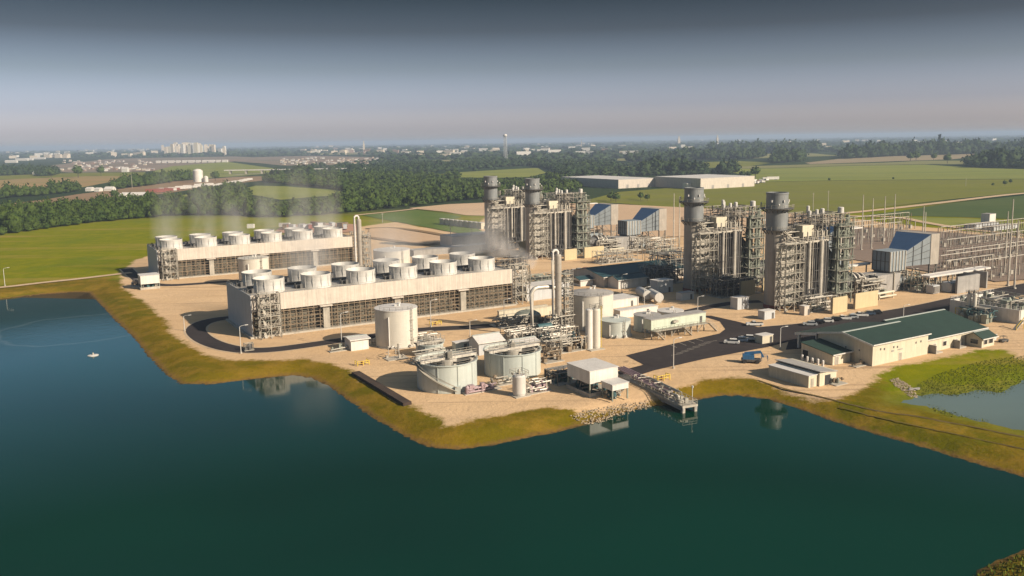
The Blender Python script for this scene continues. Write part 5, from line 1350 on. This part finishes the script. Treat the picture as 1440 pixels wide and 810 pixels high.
for px, py, c, lb in ((806, 383, Wt, "white car parked by the far end of the control building"), (813, 381.5, Sv, "silver car parked behind the control building porch"), (822, 380.5, (.25, .05, .04), "red car parked behind the control building"), (795, 384.5, Bk, "dark car at the left of those behind the control building")):
    car(lb, px, py, c, .2)
# blue boom lift
g = at(1056, 510); t = thing("boom_lift", "blue boom lift parked at the lower edge of the asphalt yard", "lift", g[0], g[1], .06, -.2)
link("chassis", MB().box(-2.6, 2.6, -1.1, 1.1, .5, 1.1), M['darksteel'], t); link("turret", MB().box(-2.3, .8, -1.05, 1.05, 1.1, 2.3), M['bluepaint'], t)
link("boom", MB().bar((-1.8, 0, 2.5), (2.6, 0, 3.1), .6, .7).bar((2.6, 0, 3.0), (3.3, 0, 1.6), .45), M['bluepaint'], t); link("basket", MB().lattice(2.8, 4.4, -1, 1, .8, 2.0, 1, 1, 1, .12, 0), M['bluepaint'], t)
for x in (-1.7, 1.7):
    for y in (-1, 1): link("wheel", MB().tube((x, y * 1.3, .55), (x, y * .85, .55), .55, 14), M['rim'], t)
# utility cart by the offices
g = at(1411, 481); t = thing("utility_cart", "small dark utility cart with a roof parked beyond the office annex", "cart", g[0], g[1], 0, .4)
link("body", MB().box(-1.4, 1.4, -.65, .65, .35, .85), M['darksteel'], t); link("canopy", MB().box(-.9, .8, -.62, .62, 1.8, 1.88), M['rust'], t)
link("post", MB().bar((-.8, -.55, .85), (-.8, -.55, 1.8), .08).bar((.7, -.55, .85), (.7, -.55, 1.8), .08).bar((-.8, .55, .85), (-.8, .55, 1.8), .08).bar((.7, .55, .85), (.7, .55, 1.8), .08), M['darksteel'], t)
for x in (-.9, .9):
    for y in (-1, 1): link("wheel", MB().tube((x, y * .72, .32), (x, y * .5, .32), .32, 10), M['rim'], t)
blockpx("trailer", "small pale trailer box beside the office annex", "trailer", 1393, 480, 3, 2, 1.6, 'fan', 'roofwhite', door=False)

g = at(131, 500, ZW); t = thing("lake_aerator", "tiny white floating aerator in the stirred water at the left of the lake", "aerator", g[0], g[1], ZW, .2)
link("float", MB().lathe(0, 0, [(1.5, -.2), (1.6, .15), (.9, .3)], 14), M['roofwhite'], t); link("spray_nozzle", MB().lathe(0, 0, [(.35, .3), (.2, .9)], 10), M['steel'], t)

g = at(1286, 551, ZM); t = thing("culvert", "small concrete culvert mouth where the stone chute meets the marsh", "culvert", g[0], g[1], ZM, .3)
link("headwall", MB().box(-1.6, 1.6, 0, .4, -.4, .9), M['greyconc'], t); link("pipe_mouth", MB().tube((0, -.25, .25), (0, .1, .25), .5, 14), M['black'], t)

# ------------------------------------------------------------------ switchyard
def mast(px, py, yt, label):
    g = at(px, py); h = height_at(g[0], g[1], yt)
    t = thing("lightning_mast", label, "mast", g[0], g[1], 0, TH, "switchyard masts")
    link("pole", MB().tube((0, 0, 0), (0, 0, h), .42, 8, .18), M['lightsteel'], t); link("base", MB().box(-.6, .6, -.6, .6, 0, .5), M['concrete'], t)
    link("cross_arm", MB().bar((-1.0, 0, h * .52), (1.0, 0, h * .52), .2), M['steel'], t)
for px, py, yt, w in ((1211, 352, 274, "leftmost of the row above the rightmost filter house"), (1225, 350, 279, "second from the left of the row above the rightmost filter house"), (1242, 344, 276, "third from the left, above the filter house roof"),
                      (1256, 341, 273, "just left of the filter house hood, standing highest there"), (1297, 338, 290, "left of the pair rising behind the filter house"), (1300, 338, 298, "right and shorter of the pair rising behind the filter house"),
                      (1412, 386, 297, "left of the three at the right edge"), (1417, 402, 280, "tallest of the three at the right edge"), (1426, 406, 310, "right and shortest of the three at the right edge"),
                      (947, 352, 272, "left of the two left of the second chimney from the right"), (955, 350, 276, "right of the two left of the second chimney from the right")):
    mast(px, py, yt, "tall pale lightning mast, " + w)
def gantry(u, v, n, sp, h, label, seed, hi=True):
    x, y = UVW(u, v); t = thing("busbar_gantry", label, "gantry", x, y, 0, TH, "busbar gantries of the switchyard"); r = random.Random(seed)
    link("beam", MB().bar((0, 0, h), ((n - 1) * sp, 0, h), .24, .3).bar((0, 1.6, h * .97), ((n - 1) * sp, 1.6, h * .97), .06), M['lightsteel'], t)
    for i in range(n):
        link("post", MB().bar((i * sp, 0, 0), (i * sp, 0, h), .22), M['steel'], t)
    im = MB(); br = MB()
    for i in range(n):
        for q in (-1.6, 1.6):
            im.lathe(i * sp, q, [(.16, h * .62), (.24, h * .8), (.16, h * .97)], 8); br.bar((i * sp, q, 0), (i * sp, q, h * .62), .14)
        if r.random() < .7: br.bar((i * sp + sp * .4, -2.4, 0), (i * sp + sp * .4, -2.4, h * .5), .4); br.box(i * sp + sp * .3, i * sp + sp * .55, .6, 2.0, 0, r.uniform(1, 2.6))
        if r.random() < .8: br.bar((i * sp, -3, h * .55), (i * sp, 3, h * .55), .18)
    pieces("insulator", im, M['rust'], t); pieces("support", br, M['steel'], t)
    return t
k = 0
for px, py, n, sp, h, w in ((1322, 379, 10, 9, 6.5, "front row"), (1330, 373, 11, 9, 6.8, "second row"), (1330, 361, 14, 7.5, 8.8, "third row"), (1325, 349, 15, 8, 9.2, "fourth row"), (1322, 344, 16, 8.5, 10, "rearmost row"),
                            (1380, 394, 7, 7, 8.5, "short row nearest the right edge masts"), (1195, 346, 6, 9, 11, "front row behind the rightmost boiler"), (1196, 338, 7, 9, 11, "middle row behind the rightmost boiler"), (1188, 331, 8, 9, 11, "rear row behind the rightmost boiler"),
                            (1330, 389, 6, 7, 7, "low row beside the concrete fire walls")):
    u, v = UV(px, py); gantry(u, v, n, sp, h, "steel busbar gantry with pale posts, " + w + " of the switchyard", 300 + k); k += 1
# far yard objects beyond the switchyard
for k, (px, py, L, W, h, lb) in enumerate(((1372, 323, 26, 8, 3, "low grey stacks on the field edge at the right, left part"), (1398, 325, 28, 8, 2.6, "low grey stacks on the field edge at the right, right part"), (1391, 318, 7, 6, 8, "small pale tower shed behind the low grey stacks at the right"))):
    blockpx("stacked_material" if k < 2 else "field_shed", lb, "stacks" if k < 2 else "shed", px, py, L, W, h, 'endgrey' if k < 2 else 'white', 'greyconc', door=False)

# ------------------------------------------------------------------ far buildings
wa = block("warehouse", "left and nearer half of the long cream warehouse beyond the green field", "warehouse", 664, 726, 862, 990, 11, 'cream', 'roofwhite', door=False)
wb = block("warehouse", "right half of the long cream warehouse beyond the green field", "warehouse", 722, 812, 777, 861.5, 13, 'cream', 'roofwhite', door=False)
for w_, L in ((wa, 62), (wb, 90)):
    for i in range(3): link("dock_door", MB().box(L * (.2 + .28 * i), L * (.2 + .28 * i) + 3.6, -.1, .02, .2, 4.6), M['greyconc'], w_)
blockpx("warehouse_office", "white low office in front of the warehouse's right half", "building", 966, 266, 12, 8, 7, 'white', 'roofwhite')
blockpx("white_depot", "white depot with a row of vans left of the warehouse", "building", 790, 262, 44, 16, 6, 'white', 'roofwhite', door=False)
def simple(name, label, cat, px, py, w, d, h, wall, roof=None, group=None, rot=0.0, z=0.0):
    g = at(px, py); t = thing(name, label, cat, g[0], g[1], z, rot, group)
    link("wall", MB().box(-w / 2, w / 2, 0, d, -2, h), M[wall], t)
    if roof: link("roof", MB().add([(-w / 2 - .4, -.4, h), (w / 2 + .4, -.4, h), (w / 2 + .4, d + .4, h), (-w / 2 - .4, d + .4, h), (-w / 2, d / 2, h + min(d, w) * .28), (w / 2, d / 2, h + min(d, w) * .28)], [(0, 1, 5, 4), (2, 3, 4, 5), (3, 0, 4), (1, 2, 5), (0, 3, 2, 1)]), M[roof], t)
    return t
# parked lorries right of the warehouse, red trailers in the far yard, depot vans
rv = random.Random(4); tr0 = None
def lorry(px, py, mat, lb, grp, L=13, H=3.8, rot=.1):
    g = at(px, py); t = thing("parked_trailer", lb, "trailer", g[0], g[1], 0, rot, grp)
    link("box_body", MB().box(0, L, -1.3, 1.3, 1.1, H), M[mat], t); link("wheel", MB().tube((L * .8, -1.3, .55), (L * .8, 1.3, .55), .55, 10).tube((L * .7, -1.3, .55), (L * .7, 1.3, .55), .55, 10), M['rim'], t)
    return t
for i in range(26):
    lorry(1037 + i * 1.55 + rv.uniform(-1, 1), 261 - i * .22 + rv.uniform(-2.4, 1.6), rv.choice(['roofwhite', 'roofwhite', 'endgrey', 'greyconc', 'red']), "small parked trailer in the crowded lorry park right of the warehouse", "trailers in the lorry park", rv.uniform(5, 9), 3.4, rv.uniform(0, 3))
lorry(1078, 253.5, 'roofwhite', "long white trailer at the right end of the lorry park", None, 18, 5); lorry(1072, 254, 'roofwhite', "short white trailer left of the long white trailer in the lorry park", None, 7, 4.5)
for i in range(26):
    f = i / 25
    lorry(205 + f * 85 + rv.uniform(-2, 2), 272 - f * 10 + rv.uniform(-1.6, 1.2), ('red' if f < .45 and rv.random() < .8 else 'roofwhite'), "trailer in the long red and white row of the far freight yard" , "trailers in the far freight yard", rv.uniform(7, 12), 4.2, .35)
for i in range(13):
    lorry(300 + i * 4.0 + rv.uniform(-1.5, 1.5), 263 - i * .75, 'roofwhite', "white trailer in the far freight yard right of the white silo", "white trailers right of the far silo", rv.uniform(7, 11), 4.4, .3)
for i in range(16):
    lorry(396 + i * 6 + rv.uniform(-2, 2), 322 + rv.uniform(-2.5, 3), rv.choice(['red', 'roofwhite', 'endgrey', 'rust']), "red or white machine parked on the reddish earth behind the farther cooling tower", "machines on the reddish earth", rv.uniform(5, 9), 4, rv.uniform(0, 3))
simple("site_office", "white site cabin at the edge of the meadow behind the farther cooling tower", "cabin", 352, 321, 5, 3, 3, 'white')
for i in range(11): simple("long_shed", "long pale shed in the line behind the pale green field at left", "shed", 222 + i * 9.4, 229.4 - i * .12, 15 + (i % 3) * 4, 10, 6, 'white', 'roofwhite', "pale sheds behind the far green field")
for i, (px, py, w, h) in enumerate(((124, 269, 8, 3.5), (136, 269.5, 7, 3.5), (152, 268.5, 12, 2.6), (170, 277.5, 8, 2.5), (186, 276.2, 30, 1.6), (52, 246, 20, 5), (175, 242, 14, 8), (30, 226, 60, 8), (15, 229, 50, 8), (40, 225.5, 40, 8), (55, 224, 60, 7))):
    simple("farm_shed", ("pale shed beside the bare earth yard at far left" if i < 5 else "pale shed at the edge of the far left town"), "shed", px, py, w, 12, h, 'white', 'roofwhite', "sheds beside the bare earth yard" if i < 5 else "sheds at the edge of the far left town")
g = at(279, 256); t = thing("storage_silo", "big white round silo in the far freight yard", "silo", g[0], g[1], 0); link("vessel", MB().lathe(0, 0, [(8, 0), (8, 19), (5, 21.5)], 24), M['white'], t); link("roof", MB().lathe(0, 0, [(5, 21.5), (.1, 22.5)], 24), M['roofwhite'], t)
g = at(290, 256); t = thing("storage_silo", "small white silo right of the big far silo", "silo", g[0], g[1], 0); link("vessel", MB().lathe(0, 0, [(3.6, 0), (3.6, 8.5), (2, 10)], 20), M['white'], t); link("roof", MB().lathe(0, 0, [(2, 10), (.1, 10.5)], 20), M['roofwhite'], t)
g = at(415, 243.4); t = thing("road_bridge", "long pale road bridge on piers in the far left distance", "bridge", g[0], g[1], 0, -.02)
link("deck", MB().box(-150, 150, -6, 6, 7, 9), M['roofwhite'], t)
for i in range(9): link("pier", MB().box(-140 + i * 34, -137 + i * 34, -5, 5, 0, 7), M['concrete'], t)
def water_tower(label, px, py, yt, r):
    g = at(px, py); h = height_at(g[0], g[1], yt); t = thing("water_tower", label, "water tower", g[0], g[1], 0)
    link("tank", MB().lathe(0, 0, [(.2, h - 1.5 * r), (r * .7, h - 1.35 * r), (r, h - .85 * r), (r, h - .6 * r), (r * .7, h - .15 * r), (.1, h)], 20), M['roofwhite'], t)
    for a in range(5): link("leg", MB().tube((r * .9 * math.cos(a * 1.257), r * .9 * math.sin(a * 1.257), 0), (r * .75 * math.cos(a * 1.257), r * .75 * math.sin(a * 1.257), h - r), r * .09, 6), M['endgrey'], t)
    link("riser", MB().tube((0, 0, 0), (0, 0, h - 1.2 * r), r * .16, 8), M['endgrey'], t)
water_tower("white ball water tower standing up against the sky near the middle of the horizon", 711, 226, 188.4, 6.2)
water_tower("tiny white water tower among the far woods right of the warehouse", 949, 241.5, 236, 4)
# the far town: cream blocks of the city, then houses
rc = random.Random(12); hb = {}
def far_block(px, py, w, d, h, mat, lb, cat, nm, grp, roof=None):
    key = (mat, round(w / 3), round(h / 3), nm, grp)
    g = at(px, py)
    if key not in hb: hb[key] = simple(nm, lb, cat, px, py, w, d, h, mat, roof, grp, rc.uniform(-.3, .3)); return hb[key]
    return dup(hb[key], lb, (g[0], g[1], 0), rc.uniform(-.3, .3))
for i in range(78):
    px = rc.triangular(224, 324, 262); yb = rc.uniform(216, 218.5); yt = 209.5 - rc.uniform(.5, 9) * (1.25 - abs(px - 262) / 70); g = at(px, yb); hh = height_at(g[0], g[1], yt)
    far_block(px, yb, rc.uniform(9, 26), 16, min(85, max(10, hh)), rc.choice(['tower', 'tower', 'white', 'beigewall']), "cream city block in the cluster on the left horizon", "city block", "city_building", "cream city blocks on the left horizon")
for x0, x1, y0, y1, n, w, h, mats, lb, grp in (
    (5, 95, 215, 223, 28, 40, 14, ('white', 'tower'), "pale building at the far left end of the horizon", "pale buildings at the far left horizon"),
    (110, 225, 210, 221, 34, 40, 14, ('white', 'tower', 'beigewall'), "pale building between the far left horizon and the city cluster", "pale buildings left of the city cluster"),
    (420, 560, 207, 218, 44, 36, 11, ('white', 'white', 'barn', 'tower'), "pale building in the wooded town right of the city cluster", "pale buildings in the wooded town"),
    (455, 475, 205, 209, 5, 40, 20, ('barn', 'tower'), "pinkish block on the horizon left of the church tower", "pinkish blocks on the horizon"),
    (560, 700, 206, 222, 30, 44, 10, ('white', 'white', 'tower'), "white shed in the hazy woods left of the water tower", "white sheds left of the water tower"),
    (715, 890, 203, 221, 40, 46, 10, ('white', 'white', 'tower', 'barn'), "white shed in the hazy woods right of the water tower", "white sheds right of the water tower"),
    (940, 1240, 196, 212, 34, 50, 12, ('white', 'tower'), "tiny pale building in the hazy woods on the right", "tiny pale buildings on the right"),
    (1255, 1400, 199, 206, 8, 50, 9, ('white',), "tiny white building below the right horizon", "tiny white buildings below the right horizon")):
    for i in range(n): far_block(rc.uniform(x0, x1), rc.uniform(y0, y1), w * rc.uniform(.4, 1.2), 22, (h + 8) * rc.uniform(.6, 1.3), rc.choice(mats), lb, "building", "far_building", grp)
for px, py, w, h, lb in ((512, 215, 8, 198.5, "pale slim tower on the horizon left of the water tower"), (955, 205, 12, 191.5, "pale broad tower on the right horizon"), (1009, 204.5, 10, 190, "tall pale tower block on the right horizon"), (818, 210, 3, 196, "thin dark mast tower on the middle horizon")):
    g = at(px, py); t = thing("tower_block", lb, "tower", g[0], g[1], 0, 0.1); s = depth(*g[:2]) / 4500; h = height_at(g[0], g[1], h) / s
    link("wall", MB().box(-w * s / 2, w * s / 2, 0, w * s, 0, h * s * .75).box(-w * s * .25, w * s * .25, w * s * .2, w * s * .7, h * s * .75, h * s), M['tower'], t); link("roof", MB().box(-w * s * .27, w * s * .27, w * s * .2, w * s * .7, h * s, h * s + 1), M['roofwhite'], t)
for x0, x1, y0, y1, n, lb, grp in ((395, 540, 222, 232, 110, "pale walled house in the far suburb behind the road bridge", "houses of the far suburb by the bridge"), (85, 215, 226, 241, 90, "pinkish house of the far suburb left of the pale green field", "houses of the far left suburb")):
    for i in range(n):
        far_block(rc.uniform(x0, x1), rc.uniform(y0, y1), rc.uniform(7, 11), 7, rc.uniform(2.6, 4), rc.choice(['white', 'tower', 'beigewall']) if n > 100 else rc.choice(['barn', 'tower', 'white']), lb, "house", "house", grp, rc.choice(['barn', 'roofgrey', 'greyconc', 'roofwhite']))

# ------------------------------------------------------------------ single trees in the fields and by the fences
tv, tf = crown_template(91, 2, 60, .3); tv2, tf2 = crown_template(92, 2, 60, .3); tp = []
for k, (V_, F_) in enumerate(((tv, tf), (tv2, tf2))):
    t = thing("tree", "", "tree", 0, 0, 0, 0, "single trees in the fields")
    o = mesh_np("crown", V_ * np.array([3.4, 3.2, 3.0]) + [0, 0, 4.6], F_, M['leaf']); o.parent = t
    link("trunk", MB().path([(0, 0, -.2), (.1, .05, 1.6), (.0, .2, 3.6)], .32, 8, .16).tube((0, .1, 2.4), (1.1, .3, 4.4), .12, 6, .05).tube((0, .1, 2.6), (-1.0, -.4, 4.3), .11, 6, .05), M['trunk'], t); tp.append(t)
used = [False, False]
for i, (px, py, s, lb) in enumerate(((859, 283, 1.2, "left tree of the pair in the green field before the warehouse"), (866, 284.5, 1.2, "lower right tree of the pair in the green field before the warehouse"), (869.5, 282, .7, "smallest tree beside the pair in the green field before the warehouse"),
        (901, 281.5, 1.0, "thin tree in the green field left of the pale masts"), (910, 283, .9, "low tree in the green field right of the thin tree"), (1062, 250.5, 2.2, "largest tree above the lorry park"), (1053, 251, 1.5, "middle tree above the lorry park"), (1044, 251, 1.5, "left tree above the lorry park"),
        (1280, 227, 2.6, "left tree of the pair in the tan far field"), (1288, 226.6, 2.8, "right tree of the pair in the tan far field"), (1332, 230.3, 2.6, "lone tree in the pale far field left of the blue wood"), (1313, 226, 2.2, "small lone tree in the tan far field"), (1413, 261.3, .8, "left tree of the two at the right field edge"),
        (1421, 258.6, .7, "right tree of the two at the right field edge"), (1396, 262, .5, "low bush in the right field left of the two trees"), (90, 300, 1.9, "tree standing proud of the woodland at the far left"), (162, 281, 1.6, "tree at the edge of the bare earth yard"), (303, 255, 2.2, "round tree right of the small far silo"),
        (72, 250, 2.6, "tree left of the far pale shed"), (110, 250, 3.2, "dark column of trees in the far left field"), (142, 247, 2.6, "low bushy tree in the far green strip"), (1256, 253, .5, "bush on the field line at right of the chimneys"), (1166, 255, .6, "bush on the field line just right of the rightmost chimney"))):
    k = i % 2; g = at(px, py)
    if not used[k]: t = tp[k]; used[k] = True; t["label"] = lb; t.location = (g[0], g[1], 0)
    else: t = dup(tp[k], lb, (g[0], g[1], 0), i * 1.3)
    t.scale = (s, s, s)
for px, py, yt, lb in ((1358, 262, 251, "thin dark power pole in the right field"), (186, 265, 237, "tall thin mast by the freight yard at left"), (538, 313, 300, "thin pole on the lawn left of the sandy ground"), (634, 347, 317, "pole left of the switchgear building"), (663, 346, 318, "pole above the switchgear building roof"), (1143, 300, 271, "thin pole left of the rightmost boiler's silencers"), (1164, 300, 268, "thin pole above the rightmost boiler's silencers")):
    g = at(px, py); h = height_at(g[0], g[1], yt); t = thing("power_pole", lb, "pole", g[0], g[1], 0); link("pole", MB().tube((0, 0, 0), (0, 0, h), .25 + h * .004, 8, .15), M['steel'], t); link("cross_arm", MB().bar((-1.2, 0, h * .94), (1.2, 0, h * .94), .2), M['steel'], t)

# ------------------------------------------------------------------ marsh reeds and bank tufts
def tufts(name, pts, s0, s1, mat, seed, label, cat):
    rd = np.random.RandomState(seed); V = []; F = []; o = 0
    for x, y in pts:
        z = terrain(x, y)
        for _ in range(5):
            a = rd.uniform(0, 6.28); h = rd.uniform(s0, s1); w = h * rd.uniform(.25, .5); c, s = math.cos(a), math.sin(a); dx, dy = rd.normal(0, .35, 2) * h
            V.append([(x + dx - c * w, y + dy - s * w, z - .05), (x + dx + c * w, y + dy + s * w, z - .05), (x + dx * 1.7, y + dy * 1.7, z + h)]); F.append((o, o + 1, o + 2)); o += 3
    t = mesh_np(name, np.concatenate([np.array(v) for v in V]), np.array(F), mat); t["kind"] = "stuff"; return tag(t, label, cat)
M['reed'] = foliage("reed_leaves", (.095, .13, .012), (.145, .15, .018), (.07, .10, .010), .12)
M['drygrass'] = foliage("dry_grass", (.115, .095, .016), (.17, .125, .03), (.075, .08, .012), .1)
P1 = wpoly([(1285, 548), (1320, 530), (1380, 512), (1425, 505), (1480, 505), (1500, 540), (1440, 553), (1400, 560), (1350, 556), (1330, 566), (1300, 562)], ZM)
X, Y = scatter(P1, .75, 5); tufts("marsh_reeds", list(zip(X, Y)), .12, .34, M['reed'], 6, "bright green reeds growing along the marsh edge", "reeds")
for i, px in enumerate(([(1300, 566), (1345, 563), (1352, 580), (1335, 590), (1310, 580)], [(1345, 586), (1395, 575), (1440, 580), (1390, 595)], [(1360, 560), (1400, 556), (1440, 560), (1400, 566)])):
    X, Y = scatter(wpoly(px, ZM), .8, 8 + i); tufts("marsh_reeds", list(zip(X, Y)), .2, .5, M['reed'], 9 + i, "reed patch standing in the marsh water, " + (("left one", "front right one", "rear right one")[i]), "reeds")
Pn = wpoly([(1450, 775), (1415, 786), (1380, 800), (1360, 815), (1420, 860), (1500, 860), (1560, 790)], -1); X, Y = scatter(Pn, .8, 17)
tufts("bank_grass", list(zip(X, Y)), .2, .6, M['reed'], 18, "green grass on the near bank at the lower right corner", "grass")

# ------------------------------------------------------------------ steam and haze
def steam_material(dens, sc):
    m = bpy.data.materials.new("steam"); m.use_nodes = True; t = m.node_tree; t.nodes.clear()
    out = t.nodes.new("ShaderNodeOutputMaterial"); pv = t.nodes.new("ShaderNodeVolumePrincipled"); t.links.new(pv.outputs[0], out.inputs["Volume"])
    tc = t.nodes.new("ShaderNodeTexCoord"); sp = t.nodes.new("ShaderNodeSeparateXYZ"); t.links.new(tc.outputs["Object"], sp.inputs[0])
    r2 = mathn(t, 'ADD', mathn(t, 'MULTIPLY', sp.outputs[0], sp.outputs[0]), mathn(t, 'MULTIPLY', sp.outputs[1], sp.outputs[1]))
    f = mapr(t, r2, .15, 1.0, 1, 0); g = mapr(t, sp.outputs[2], .15, 1.0, 1, 0)
    n = noise(t, wpos(t, (1, 1, .6)), sc, 4, .6)
    d = mathn(t, 'MULTIPLY', mathn(t, 'MULTIPLY', f, g), mapr(t, n, .35, .7, .05, 1))
    t.links.new(mathn(t, 'MULTIPLY', d, dens), pv.inputs["Density"]); pv.inputs["Color"].default_value = (.93, .92, .92, 1); pv.inputs["Anisotropy"].default_value = .1
    return m
faint, thick = steam_material(.055, .10), steam_material(.17, .30)
def plume(label, x, y, z, r0, r1, h, lean, mat):
    prof = [(r0, 0), (r0 * 1.02, .15), ((r0 + r1) / 2, .55), (r1, 1.0)]
    mb = MB(); n = 20; lv = []
    for k, (r, zz) in enumerate(prof):
        lv.append([(math.cos(2 * math.pi * i / n), math.sin(2 * math.pi * i / n), zz) for i in range(n)])
    vs = [p for l in lv for p in l]; fs = [(k * n + i, k * n + (i + 1) % n, (k + 1) * n + (i + 1) % n, (k + 1) * n + i) for k in range(len(lv) - 1) for i in range(n)]
    mb.add(vs, fs + [tuple(range(n - 1, -1, -1)), tuple(range((len(lv) - 1) * n, len(lv) * n))])
    o = link("steam_plume", mb, mat); o.location = (x, y, z); o.scale = ((r0 + r1) / 2, (r0 + r1) / 2, h); o.rotation_euler = (lean[0], lean[1], 0); o["kind"] = "stuff"
    return tag(o, label, "steam")
for i in range(6):
    u = 59.5 + 7.6 + 15.9 * i; x, y = UVW(u, 425 + 15.5)
    plume("faint white steam over the farther cooling tower, above its fan pair number " + ("one two three four five six".split()[i]) + " from the left", x, y, 17.6, 6.0, 11.5, 36, (.0, .05), faint)
for u, v in ((65.7 + 8.2 + 16.15 * 1, 294), (65.7 + 8.2 + 16.15 * 3, 294), (65.7 + 8.2 + 16.15 * 5, 296)):
    x, y = UVW(u, v); plume("thin veil of steam over the nearer cooling tower", x, y, 18.2, 10, 15, 20, (0, -.1), faint)
g = at(752, 378); plume("thick white steam wisp blowing between the nearer cooling tower and the boilers", g[0], g[1], 1.5, 3.2, 6.0, 30, (.15, -.95), thick)
g = at(704, 366); plume("grey steam cloud at the foot of the leftmost chimney", g[0], g[1], 2, 7, 10, 26, (0, -.1), steam_material(.10, .2))

mh = bpy.data.materials.new("haze"); mh.use_nodes = True; th = mh.node_tree; th.nodes.clear()
oh = th.nodes.new("ShaderNodeOutputMaterial"); ph = th.nodes.new("ShaderNodeVolumePrincipled"); th.links.new(ph.outputs[0], oh.inputs["Volume"])
ph.inputs["Density"].default_value = 1.15e-4; ph.inputs["Color"].default_value = (.46, .58, .80, 1); ph.inputs["Anisotropy"].default_value = 0.0
hz = link("haze", MB().box(-25000, 25000, -900, 28000, -8, 90), mh); hz["kind"] = "stuff"
